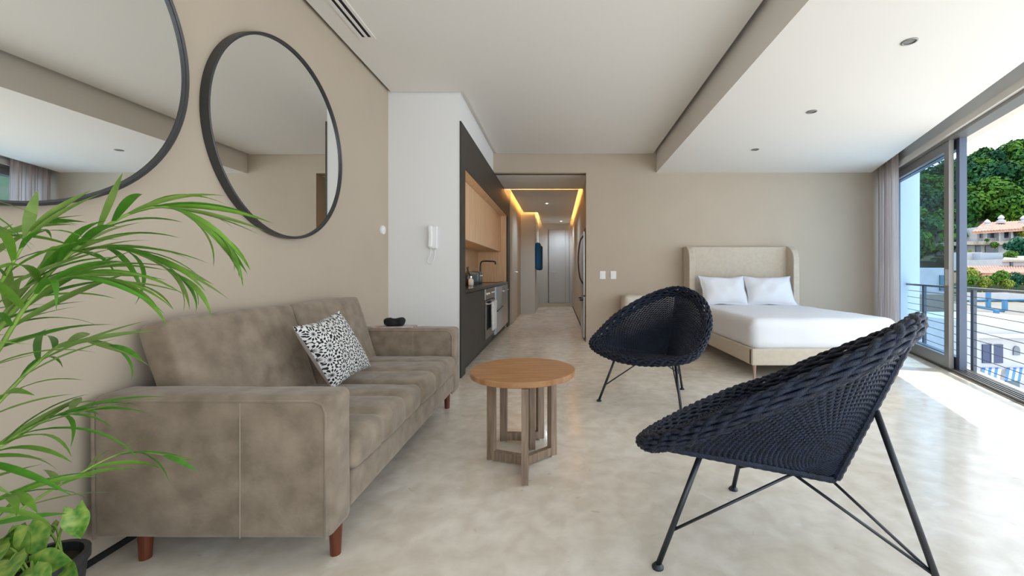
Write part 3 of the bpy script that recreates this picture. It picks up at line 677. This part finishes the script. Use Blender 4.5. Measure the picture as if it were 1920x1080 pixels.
# ------------------------------------------------------------------ bed
BX0, BX1, BY0, BY1 = 1.975, 3.525, 4.18, 6.30
bd = thing('bed', 'upholstered beige bed frame with winged headboard against the back wall', 'bed', (2.75, 5.25, 0))
obj('side_rail', soft_box(BX0, BX0+0.06, BY0, BY1, 0.148, 0.316, 0.014, n=6), M_linen, bd, world=True, smooth=True)
obj('side_rail', soft_box(BX1-0.06, BX1, BY0, BY1, 0.148, 0.316, 0.014, n=6), M_linen, bd, world=True, smooth=True)
obj('foot_rail', soft_box(BX0, BX1, BY0-0.02, BY0+0.05, 0.148, 0.316, 0.014, n=6), M_linen, bd, world=True, smooth=True)
obj('slat_deck', box(BX0+0.05, BX1-0.05, BY0+0.04, BY1, 0.20, 0.285), M_gap, bd, world=True)
hb = obj('headboard', soft_box(1.99, 3.595, 6.325, 6.43, 0.05, 1.49, 0.02, n=8), M_linen, bd, world=True, smooth=True)
def wing(x0, x1):
    bm = B(); prof = [(6.43, 0.05), (6.125, 0.05), (6.125, 1.26)]
    for i in range(1, 9):
        a = math.pi/2*i/8; prof.append((6.125+0.19*(1-math.cos(a)), 1.26+0.235*math.sin(a)))
    prof.append((6.43, 1.495))
    lo = [bm.verts.new((x0, y, z)) for y, z in prof]; hi = [bm.verts.new((x1, y, z)) for y, z in prof]; n = len(prof)
    bm.faces.new(lo); bm.faces.new(list(reversed(hi)))
    for i in range(n): bm.faces.new((lo[i], hi[i], hi[(i+1) % n], lo[(i+1) % n]))
    bmesh.ops.recalc_face_normals(bm, faces=bm.faces)
    es = [e for e in bm.edges if len(e.link_faces) == 2 and e.calc_face_angle() > 0.8]
    bmesh.ops.bevel(bm, geom=es, offset=0.012, segments=3, profile=0.5, affect='EDGES'); return bm
obj('headboard_wing', wing(1.965, 2.055), M_linen, bd, world=True); obj('headboard_wing', wing(3.525, 3.615), M_linen, bd, world=True)
M_tan = mat('tan_leg', (0.42, 0.26, 0.19), 0.45)
for x, y in ((BX0+0.05, 4.22), (BX1-0.05, 4.22), (BX0+0.06, 6.1), (BX1-0.06, 6.1)):
    obj('leg', lathe([(0.010, 0), (0.019, 0.16)], 14, axis=Matrix.Translation((x, y, 0))), M_tan, bd, world=True)
mt_ = obj('mattress', soft_box(BX0+0.012, BX1-0.012, BY0+0.015, 6.31, 0.29, 0.625, 0.085, n=16, ny=24, nx=18, fn=lambda p, n_: p+n_*(0.008*noise.noise(p*3.5)+0.004*noise.noise(p*11))), M_sheet, smooth=True)
base_origin(mt_, (2.75, 5.25, 0.29)); tag(mt_, 'mattress covered with a smooth white bed sheet', 'mattress')
for i, (x, rz, lab) in enumerate(((2.425, 3, 'white pillow on the left side of the bed'), (3.09, -3, 'white pillow on the right side of the bed'))):
    def crk(p, s=i):
        return p+Vector((0.022*noise.noise(p*7+Vector((s*5, 0, 0))), 0.006*noise.noise(p*9), 0.010*noise.noise(p*6+Vector((0, s, 0)))))
    o = obj('pillow', pillow_bm(0.72, 0.50, 0.19, n=30, flange=0.08, fn=crk, ear=0.11), M_sheet, smooth=True)
    o.data.transform(Matrix.Translation((x, 6.10-0.11, 0.825)) @ Matrix.Rotation(math.radians(rz), 4, 'Z') @ Matrix.Rotation(math.radians(-26), 4, 'X') @ Matrix.Rotation(-math.pi/2, 4, 'Z'))
    base_origin(o, (x, 5.95, 0.62)); tag(o, lab, 'pillow', 'bed pillows')
ns = thing('nightstand', 'cream rounded bedside cabinet against the back wall beside the bed', 'nightstand', (1.36, 6.24, 0))
obj('body', soft_box(-0.38, 0.38, -0.19, 0.19, 0.14, 0.755, 0.07, n=6), M_cream, ns, smooth=True)
obj('door_seam', box(-0.004, 0.004, -0.193, -0.185, 0.2, 0.69), M_gap, ns)
for x in (-0.28, 0.28):
    for y in (-0.12, 0.12): obj('leg', lathe([(0.012, 0), (0.018, 0.16)], 12, axis=Matrix.Translation((x, y, 0))), M_tan, ns)

# ------------------------------------------------------------------ plants
def leaf_mat(name, c1, c2, sc=3.0, tl=0.3):
    return mat(name, c1, 0.4, col2=c2, scale=sc, detail=3, transl=tl)
M_leafs = [leaf_mat('palm_leaf_a', (0.05, 0.20, 0.015), (0.12, 0.34, 0.03)), leaf_mat('palm_leaf_b', (0.10, 0.27, 0.02), (0.24, 0.42, 0.06)), leaf_mat('palm_leaf_c', (0.16, 0.30, 0.05), (0.30, 0.42, 0.12))]
def leaflet_mesh(droop, width, curl, m):
    bm = B(); n = 9; rows = []
    for i in range(n+1):
        f = i/n; wd = width*(math.sin(math.pi*min(1, f*0.93+0.07))**0.65)*(1-f**3*0.6) if i < n else 0.001
        a = droop*f; x = (math.sin(a)/droop) if abs(droop) > 1e-3 else f; z = -(1-math.cos(a))/droop if abs(droop) > 1e-3 else 0
        y0 = curl*f*f
        rows.append([bm.verts.new((x, y0-wd/2, z+wd*0.18)), bm.verts.new((x, y0, z)), bm.verts.new((x, y0+wd/2, z+wd*0.18))])
    for i in range(n):
        for k_ in range(2): bm.faces.new((rows[i][k_], rows[i][k_+1], rows[i+1][k_+1], rows[i+1][k_]))
    me = bpy.data.meshes.new('leaflet'); bm.to_mesh(me); bm.free(); me.materials.append(m)
    for p in me.polygons: p.use_smooth = True
    return me
LEAF = [leaflet_mesh(d_, w_, c_, M_leafs[i % 3]) for i, (d_, w_, c_) in enumerate(((0.7, 0.085, 0.05), (1.1, 0.075, -0.06), (0.35, 0.095, 0.0), (1.5, 0.07, 0.08), (0.9, 0.10, -0.03), (0.5, 0.065, 0.1)))]
pl = thing('areca_palm', 'potted areca palm with long arching green fronds at the left edge', 'plant', (-1.42, 0.80, 0))
obj('pot', lathe([(0.12, 0.0), (0.155, 0.30), (0.168, 0.30), (0.168, 0.33), (0.145, 0.33), (0.14, 0.28)], 32), M_terracotta, pl)
obj('soil', lathe([(0.142, 0.26), (0.142, 0.29)], 32), M_soil, pl)
iv = inv_of(pl)
def frond(ctrl, L, npairs, start=0.35, seed=0, thick=0.006, spread=62, squash=1.0):
    rnd = random.Random(seed)
    base = Vector((-1.42+rnd.uniform(-0.05, 0.05), 0.80+rnd.uniform(-0.05, 0.05), 0.28))
    pts = [base]+[P(*c) for c in ctrl]
    path = spline(pts, 14); n = len(path)
    fo = obj('frond', tube(path, [thick*(1-0.75*i/(n-1)) for i in range(n)], 6), M_stem, pl, world=True, smooth=True)
    for i in range(npairs):
        f = start+(1-start)*(i+0.5)/npairs; ix = min(n-2, int(f*(n-1))); p = path[ix].lerp(path[ix+1], f*(n-1)-ix)
        t = (path[ix+1]-path[ix]).normalized(); side = t.cross(Vector((0, 0, 1))); side = side.normalized() if side.length > 1e-3 else Vector((1, 0, 0)); up = side.cross(t).normalized()
        for s in (-1, 1):
            a = math.radians(spread*(1-0.55*f)+rnd.uniform(-9, 9))
            d = (t*math.cos(a)+side*s*math.sin(a)+up*rnd.uniform(-0.15, 0.16)).normalized()
            ln = L*(0.62+0.75*math.sin(math.pi*min(1, max(0, (f-start)/(1-start)*0.85+0.12))))*rnd.uniform(0.85, 1.12)
            if p.x+d.x*ln < XL+0.03: d.x = max(d.x, (XL+0.03-p.x)/ln); d.normalize()
            zc = Vector((0, 0, 1)); zc = (zc-d*zc.dot(d)); zc = zc.normalized() if zc.length > 1e-3 else up
            roll = Matrix.Rotation(rnd.uniform(-0.7, 0.7), 3, d); zc = roll @ zc
            yv = zc.cross(d).normalized()
            M_ = Matrix((d, yv, zc)).transposed().to_4x4() @ Matrix.Diagonal((ln, 0.20*squash, ln, 1))
            M_.translation = p
            o = bpy.data.objects.new('leaflet', LEAF[rnd.randrange(6)]); COL.objects.link(o); o.parent = fo
            o.matrix_basis = iv @ M_
FR = [
    ([(-150, 840, 0.84), (20, 590, 0.86), (190, 430, 0.92), (310, 388, 0.98), (410, 440, 1.04)], 0.19, 15),
    ([(-150, 830, 0.84), (0, 600, 0.86), (120, 480, 0.92), (240, 470, 1.02), (340, 520, 1.10)], 0.17, 13),
    ([(-150, 840, 0.82), (-20, 680, 0.82), (60, 560, 0.83), (130, 520, 0.86), (230, 530, 0.92)], 0.18, 11),
    ([(-160, 860, 0.82), (-60, 640, 0.80), (20, 500, 0.80), (60, 430, 0.82)], 0.15, 10),
    ([(-160, 880, 0.82), (-40, 790, 0.85), (60, 690, 0.90), (130, 640, 0.98), (215, 650, 1.05)], 0.14, 8),
    ([(-160, 900, 0.82), (-40, 860, 0.86), (60, 800, 0.92), (140, 765, 1.0)], 0.17, 9),
    ([(-160, 960, 0.80), (-60, 960, 0.82), (20, 925, 0.84)], 0.14, 6),
    ([(-160, 1000, 0.85), (-20, 985, 0.95), (120, 905, 1.12), (230, 850, 1.25), (320, 855, 1.32)], 0.14, 7),
    ([(-260, 800, 0.80), (-330, 560, 0.76), (-300, 380, 0.72), (-220, 330, 0.68)], 0.20, 9),
    ([(-180, 820, 0.84), (-120, 600, 0.84), (-60, 470, 0.86), (50, 425, 0.92)], 0.15, 9),
    ([(-350, 860, 0.75), (-420, 700, 0.62), (-300, 600, 0.52)], 0.20, 7)]
for i, (c_, L_, np_) in enumerate(FR): frond(c_, L_, np_, seed=i+11)
# pothos
M_poth = mat('pothos_leaf', (0.03, 0.22, 0.02), 0.3, col2=(0.42, 0.56, 0.10), scale=3.2, detail=2, transl=0.2)
po = thing('pothos_plant', 'small pothos with variegated heart-shaped leaves in a dark pot by the wall', 'plant', (-1.50, 1.18, 0))
obj('pot', lathe([(0.075, 0), (0.098, 0.24), (0.104, 0.24), (0.104, 0.265), (0.09, 0.265), (0.085, 0.23)], 28), mat('dark_pot', (0.03, 0.03, 0.032), 0.5), po)
obj('soil', lathe([(0.0855, 0.22), (0.0855, 0.24)], 28), M_soil, po)
def heart_mesh():
    bm = B(); n = 8; rows = []
    for i in range(n+1):
        f = i/n; wd = 0.36*(math.sin(math.pi*(f*0.86+0.14))**0.8)*(1.25-0.55*f) if i < n else 0.004
        zc = -0.30*f*f
        x = f-0.12*(1 if i == 0 else 0)
        rows.append([bm.verts.new((x-(0.10 if i == 0 else 0), -wd, zc+0.05)), bm.verts.new((x, -wd*0.5, zc+0.045)), bm.verts.new((f, 0, zc)), bm.verts.new((x, wd*0.5, zc+0.045)), bm.verts.new((x-(0.10 if i == 0 else 0), wd, zc+0.05))])
    for i in range(n):
        for k_ in range(4): bm.faces.new((rows[i][k_], rows[i][k_+1], rows[i+1][k_+1], rows[i+1][k_]))
    me = bpy.data.meshes.new('leaf'); bm.to_mesh(me); bm.free(); me.materials.append(M_poth)
    for p in me.polygons: p.use_smooth = True
    return me
HM = heart_mesh(); ipo = inv_of(po); rnd = random.Random(5)
leaves = [((140, 955, 1.22), (145, 1008, 1.2), 0.075), ((55, 985, 1.2), (75, 1050, 1.15), 0.09), ((95, 985, 1.26), (88, 1010, 1.2), 0.05), ((10, 1010, 1.18), (40, 1060, 1.12), 0.10), ((60, 1060, 1.1), (130, 1050, 1.08), 0.09),
          ((-10, 1030, 1.14), (-40, 1075, 1.06), 0.09), ((20, 1050, 1.1), (0, 1085, 1.04), 0.09), ((80, 1010, 1.26), (60, 1000, 1.2), 0.08), ((110, 1070, 1.16), (140, 1085, 1.12), 0.07), ((30, 1000, 1.22), (0, 1000, 1.16), 0.08),
          ((60, 1075, 1.05), (80, 1105, 1.0), 0.08), ((-10, 1070, 1.12), (10, 1100, 1.05), 0.09)]
for i, (a_, b_, ln) in enumerate(leaves):
    p = P(*a_); q = P(*b_); d = (q-p).normalized(); zc = Vector((0.35, -0.75, 0.55)); zc = (zc-d*zc.dot(d)).normalized(); yv = zc.cross(d)
    M_ = Matrix((d, yv, zc)).transposed().to_4x4() @ Matrix.Diagonal((ln*1.15, ln*1.1, ln, 1)); M_.translation = p
    b0 = Vector((-1.50+rnd.uniform(-0.05, 0.05), 1.18+rnd.uniform(-0.05, 0.05), 0.24))
    st = obj('stem', tube(spline([b0, b0.lerp(p, 0.5)+Vector((0, 0, 0.04)), p], 6), 0.0028, 6), M_stem, po, world=True, smooth=True)
    o = bpy.data.objects.new('leaf', HM); COL.objects.link(o); o.parent = st; o.matrix_basis = ipo @ M_

# ------------------------------------------------------------------ outside
def fbox(x0, y0, x1, y1, d, dep, bm=None):
    a = P(x0, y1, d); b_ = P(x1, y0, d); return box(a.x, b_.x, d, d+dep, a.z, b_.z, bm)
M_ground = mat('scrub_ground', (0.05, 0.085, 0.02), 0.95, col2=(0.11, 0.10, 0.05), scale=0.25)
def hill_z(x, y):
    q = x/y if y > 1 else 0; px = VX+F*q
    if y < 55: return -9.0+8.5*max(0, min(1, (y-25)/30))
    top = 318-0.0*px
    ty = 325-(px-1720)*0.29
    zt = 1.1+(VY-ty)/F*118-6.0
    f = min(1, (y-55)/63); f = f*f*(3-2*f)
    return -0.5+(zt+0.5)*f
bm = B(); g = []
for j in range(33):
    y = 8+j*3.75; row = []
    for i in range(25):
        q = 0.55+i*0.045; x = q*y
        row.append(bm.verts.new((x, y, hill_z(x, y)+1.0*noise.noise(Vector((x*0.08, y*0.08, 0))))))
    g.append(row)
for j in range(32):
    for i in range(24): bm.faces.new((g[j][i], g[j][i+1], g[j+1][i+1], g[j+1][i]))
struct('ground', bm, M_ground, smooth=True)
M_tree = [mat('tree_leaf_%d' % i, a, 0.8, col2=b_, scale=0.9, detail=6, spec=0.08) for i, (a, b_) in enumerate((((0.006, 0.034, 0.012), (0.040, 0.12, 0.014)), ((0.012, 0.05, 0.008), (0.075, 0.16, 0.016)), ((0.004, 0.028, 0.020), (0.024, 0.085, 0.020))))]
def tree_mesh(seed, m):
    rnd = random.Random(seed); bm = B(); cl = []
    for _ in range(11):
        a = rnd.uniform(0, 2*math.pi); r = rnd.uniform(0, 0.75); cl.append((Vector((r*math.cos(a), r*math.sin(a), rnd.uniform(0.35, 1.15)-0.25*r)), rnd.uniform(0.28, 0.5)))
    for c, r in cl:
        for _ in range(110):
            d = Vector((rnd.gauss(0, 1), rnd.gauss(0, 1), rnd.gauss(0.35, 1))).normalized(); p = c+d*r*rnd.uniform(0.82, 1.06)
            nn = (d+Vector((rnd.uniform(-.7, .7), rnd.uniform(-.7, .7), rnd.uniform(-.2, .9)))).normalized(); u = nn.orthogonal().normalized(); u = Matrix.Rotation(rnd.uniform(0, 6.28), 3, nn) @ u; v_ = nn.cross(u); s = rnd.uniform(0.045, 0.10)
            bm.faces.new([bm.verts.new(p+u*s*1.3), bm.verts.new(p+v_*s), bm.verts.new(p-u*s*1.3), bm.verts.new(p-v_*s)])
    tube([(0, 0, -0.6), (0.03, 0, 0.0), (0, 0.02, 0.6)], [0.07, 0.055, 0.03], 6, bm)
    me = bpy.data.meshes.new('tree'); bm.to_mesh(me); bm.free(); me.materials.append(m); return me
TM = [tree_mesh(40+i, M_tree[i % 3]) for i in range(6)]
rnd = random.Random(21); placed = []
tries = 0
while len(placed) < 170 and tries < 6000:
    tries += 1
    d = rnd.uniform(65, 117); px = rnd.uniform(1690, 2010); x = (px-VX)/F*d
    if d < 78 and px > 1795: continue
    if any((x-a)**2+(d-b_)**2 < 3.6**2 for a, b_ in placed): continue
    placed.append((x, d))
for i, (x, d) in enumerate(placed):
    ti = rnd.randrange(6); o = bpy.data.objects.new('hillside_tree', TM[ti]); COL.objects.link(o)
    s = rnd.uniform(2.9, 4.6); o.location = (x, d, hill_z(x, d)+0.9); o.scale = (s, s, s*rnd.uniform(0.9, 1.2)); o.rotation_euler = (0, 0, rnd.uniform(0, 6.28))
    px = VX+F*x/d; where = 'seen through the tinted window pane' if px < 1778 else ('on the hill crest against the sky' if d > 104 else 'on the wooded slope above the red-roofed villa')
    tag(o, '%s tree %s' % (('mid green dense', 'bright yellow-green dense', 'dark blue-green dense')[ti % 3], where), 'tree', '%s trees %s' % (('mid green', 'bright green', 'dark green')[ti % 3], where))
M_stucco = mat('white_stucco', (0.36, 0.36, 0.365), 0.85, var=0.06, scale=1.5)
M_stucco2 = mat('cream_stucco', (0.19, 0.165, 0.13), 0.85, var=0.08, scale=1.5)
M_tile = mat('red_clay_tile', (0.30, 0.13, 0.08), 0.8, col2=(0.42, 0.24, 0.17), scale=2.5)
M_win = mat('far_window', (0.02, 0.04, 0.06), 0.25); M_winblue = mat('navy_window', (0.008, 0.022, 0.075), 0.25)
M_stone = mat('garden_stone', (0.22, 0.18, 0.13), 0.9, col2=(0.34, 0.30, 0.24), scale=1.2)
M_bluepaint = mat('blue_rail_paint', (0.02, 0.13, 0.26), 0.5)
def quad_slab(pts, th, bm=None):
    """slab from four world points (ring order), thickness downwards"""
    pts = [Vector(p) for p in pts]; return hexa([p-Vector((0, 0, th)) for p in pts]+pts, bm)
def part_box(par, name, m, x0, y0, x1, y1, d, dep): return obj(name, fbox(x0, y0, x1, y1, d, dep), m, par, world=True)
# upper villa
vd = 62.0
vi = thing('villa', 'white hillside villa with red tiled roof and finials below the trees', 'villa', P(1870, 476, vd))
part_box(vi, 'wall', M_stucco, 1832, 426, 2000, 452, vd, 7)
part_box(vi, 'wall', M_stucco, 1812, 431, 1832, 455, vd+1.5, 6)
part_box(vi, 'terrace', M_stone, 1812, 452, 2000, 459, vd-1.5, 8)
part_box(vi, 'wall', M_stucco, 1815, 459, 2000, 476, vd+0.2, 7)
for x0, x1 in ((1838, 1845), (1851, 1869), (1884, 1892), (1903, 1912), (1930, 1942)):
    part_box(vi, 'window', M_win, x0, 433, x1, 446, vd-0.08, 0.1)
for x0, x1 in ((1830, 1839), (1848, 1872), (1900, 1925)): part_box(vi, 'window', M_win, x0, 461, x1, 473, vd+0.1, 0.12)
for x in (1848, 1873, 1896): part_box(vi, 'column', M_stucco, x, 431, x+3, 453, vd-0.7, 0.35)
rfp = [P(1824, 436, vd-1.6), P(2010, 424, vd-1.6), P(2010, 411, vd+5), P(1846, 419, vd+5)]
rf = obj('roof', quad_slab(rfp, 0.25), M_tile, vi, world=True)
for i in range(34):
    f = i/33; a = rfp[0].lerp(rfp[1], f); b_ = rfp[3].lerp(rfp[2], f)
    obj('tile_row', tube([a+Vector((0, 0, 0.05)), b_+Vector((0, 0, 0.05))], 0.16, 6), M_tile, rf, world=True)
for x, y in ((1851, 418), (1877, 410), (1919, 411)):
    p = P(x, y+9, vd+3)
    obj('finial', lathe([(0.55, 0), (0.55, 0.45), (0.25, 0.6), (0.42, 0.85), (0.30, 1.1), (0.05, 1.35)], 12, axis=Matrix.Translation(p)), M_stucco, vi, world=True)
# retaining walls
rw = thing('retaining_wall', 'white garden retaining wall below the upper villa', 'wall', P(1840, 498, 56))
part_box(rw, 'wall', M_stucco, 1800, 473, 1842, 489, 57, 2); part_box(rw, 'wall', mat('blue_grey_stucco', (0.30, 0.33, 0.37), 0.85), 1838, 474, 1882, 498, 56, 2); part_box(rw, 'base', M_stone, 1800, 488, 1842, 500, 56.5, 2)
# lower orange-roofed house
ld = 46.0
lh = thing('tiled_house', 'low house with orange tiled roof below the retaining wall', 'house', P(1870, 528, ld))
part_box(lh, 'wall', M_stucco, 1879, 486, 2010, 507, ld+3, 6); part_box(lh, 'wall', mat('ochre_stucco', (0.36, 0.22, 0.13), 0.85), 1832, 511, 2010, 532, ld, 5)
r2 = [P(1826, 514, ld-1.0), P(2010, 513, ld-1.0), P(2010, 500, ld+3.2), P(1815, 500, ld+3.2)]
rf2 = obj('roof', quad_slab(r2, 0.2), M_tile, lh, world=True)
for i in range(40):
    f = i/39; a = r2[0].lerp(r2[1], f); b_ = r2[3].lerp(r2[2], f)
    obj('tile_row', tube([a+Vector((0, 0, 0.04)), b_+Vector((0, 0, 0.04))], 0.11, 6), M_tile, rf2, world=True)
for x0, x1 in ((1850, 1862), (1868, 1880), (1894, 1908)): part_box(lh, 'window', M_win, x0, 515, x1, 526, ld-0.08, 0.12)
part_box(lh, 'window', M_win, 1895, 490, 1900, 499, ld+2.9, 0.12); rf3 = [P(1879, 488, ld+2.6), P(2010, 487, ld+2.6), P(2010, 479, ld+9), P(1884, 480, ld+9)]
obj('roof', quad_slab(rf3, 0.2), M_stone, lh, world=True)
# garden shrubs between the houses
M_shrub = [mat('shrub_leaf_%d' % i, a, 0.8, col2=b_, scale=2.0, spec=0.08) for i, (a, b_) in enumerate((((0.02, 0.07, 0.012), (0.09, 0.17, 0.02)), ((0.10, 0.13, 0.02), (0.22, 0.26, 0.04)), ((0.008, 0.05, 0.03), (0.03, 0.11, 0.06))))]
SM = [tree_mesh(80+i, M_shrub[i]) for i in range(3)]
for i, (px, py, d, s, k_) in enumerate(((1826, 516, 43, 1.4, 1), (1822, 530, 41, 1.3, 0), (1842, 532, 41, 1.2, 1), (1862, 529, 41.5, 1.3, 0), (1876, 524, 41.5, 1.5, 0), (1890, 532, 41, 1.2, 1), (1908, 530, 41.5, 1.6, 2), (1925, 530, 41.5, 1.4, 0),
        (1905, 470, 57, 2.6, 2), (1893, 482, 53, 1.5, 0), (1920, 474, 57, 2.4, 0), (1866, 458, 60, 1.1, 0), (1915, 436, 61, 1.6, 1), (1816, 470, 60, 0.8, 1), (1850, 446, 60.5, 0.6, 0), (1935, 480, 56, 2.5, 2))):
    o = bpy.data.objects.new('garden_shrub', SM[k_]); COL.objects.link(o); p = P(px, py+8, d); s *= 0.62; o.location = p; o.scale = (s, s, s); o.rotation_euler = (0, 0, i*1.3)
    cn = ('mid green', 'yellow-green', 'blue-green')[k_]; wn = 'in front of the low orange-roofed house' if d < 50 else 'around the upper white villa'
    tag(o, '%s leafy garden shrub %s' % (cn, wn), 'shrub', '%s shrubs %s' % (cn, wn))
# neighbouring terrace with blue railing
td = 26.0
te = thing('roof_terrace', 'neighbouring roof terrace with white parapet, seen through the railing cables', 'terrace', P(1870, 610, td))
part_box(te, 'parapet', M_stucco, 1805, 549, 2010, 563, td+6, 0.4)
fa_, fb_ = P(1800, 566, td+6), P(1800, 606, td-4.5)
obj('deck', quad_slab([P(1800, 604, td-4.5), P(2060, 604, td-4.5), P(2060, 566, td+6), P(1780, 566, td+6)], 0.25), M_stucco2, te, world=True)
br = thing('terrace_railing', 'bright blue metal railing around the neighbouring roof terrace', 'railing', P(1880, 606, td))
def bl(a, b_, r=0.07): obj('rail', tube([P(*a), P(*b_)], r, 6), M_bluepaint, br, world=True)
bl((1819, 563, td), (2010, 561, td)); bl((1819, 563, td), (1829, 575, td-1)); bl((1829, 575, td-1), (1884, 584, td-2)); bl((1868, 601, td-3), (1925, 608, td-4)); bl((1884, 583, td-2), (1884, 563, td-2))
for a in ((1853, 548, 1853, 579, td), (1884, 562, 1884, 583, td-2), (1868, 582, 1868, 602, td-3)):
    p = P(a[0], a[1], a[4]); q = P(a[2], a[3], a[4]); obj('post', box(p.x-0.09, p.x+0.09, a[4]-0.09, a[4]+0.09, q.z, p.z), M_bluepaint, br, world=True)
# white building across the street
wd_ = 17.5
wb = thing('white_building', 'white building with navy windows and striped awnings across the street', 'building', P(1880, 780, wd_))
part_box(wb, 'wall', M_stucco, 1838, 606, 2060, 800, wd_, 5)
part_box(wb, 'cornice', M_stucco, 1834, 628, 2060, 634, wd_-0.25, 0.3)
wn = part_box(wb, 'window', M_winblue, 1843, 646, 1881, 681, wd_-0.05, 0.08)
part_box(wb, 'window_frame', M_stucco, 1860, 645, 1863, 682, wd_-0.09, 0.05)
aw = P(1907, 666, wd_-0.06); bm = B()
pr = [P(1901, 666, wd_-0.05), P(1913, 666, wd_-0.05)]+[P(1907+6*math.cos(math.pi*i/10), 657-8*math.sin(math.pi*i/10), wd_-0.05) for i in range(11)]
vv = [bm.verts.new(p) for p in pr]; v2 = [bm.verts.new(p+Vector((0, 0.08, 0))) for p in pr]; bm.faces.new(vv); bm.faces.new(list(reversed(v2)))
for i in range(len(vv)): bm.faces.new((vv[i], v2[i], v2[(i+1) % len(vv)], vv[(i+1) % len(vv)]))
bmesh.ops.recalc_face_normals(bm, faces=bm.faces); obj('arched_window', bm, mat('arch_grey', (0.10, 0.12, 0.14), 0.4), wb, world=True)
part_box(wb, 'window', mat('door_teal', (0.06, 0.11, 0.13), 0.5), 1887, 712, 1912, 740, wd_-0.05, 0.08)
for gx0, gx1 in ((1842, 1878), (1888, 1930)):
    n = 6 if gx0 < 1880 else 7
    for i in range(n):
        x0 = gx0+(gx1-gx0)*i/n; x1 = gx0+(gx1-gx0)*(i+1)/n
        obj('awning_stripe', quad_slab([P(x0-4, 712, wd_-0.7), P(x1-4, 712, wd_-0.7), P(x1, 689, wd_-0.02), P(x0, 689, wd_-0.02)], 0.04), mat('awning_blue', (0.03, 0.13, 0.42), 0.8) if i % 2 == 0 else M_stucco, wb, world=True)
# pale building seen through the fixed pane
pb = thing('pale_building', 'pale flat-roofed building seen through the tinted glass pane', 'building', P(1750, 640, 30))
part_box(pb, 'wall', M_stucco, 1690, 502, 1776, 552, 36, 6); part_box(pb, 'wall', M_stucco2, 1700, 552, 1800, 600, 34, 2)
part_box(pb, 'window', mat('teal_shutter', (0.03, 0.10, 0.14), 0.5), 1763, 516, 1776, 545, 35.9, 0.12); part_box(pb, 'wall', mat('teal_wall', (0.12, 0.22, 0.27), 0.8), 1700, 612, 1806, 800, 24, 5)
part_box(pb, 'window', M_win, 1740, 625, 1752, 655, 23.9, 0.12); part_box(pb, 'window', M_win, 1760, 622, 1775, 660, 23.9, 0.12)
pr3 = [P(1690, 614, 23.2), P(1810, 612, 23.2), P(1810, 590, 30), P(1700, 592, 30)]; obj('roof', quad_slab(pr3, 0.2), M_stone, pb, world=True)
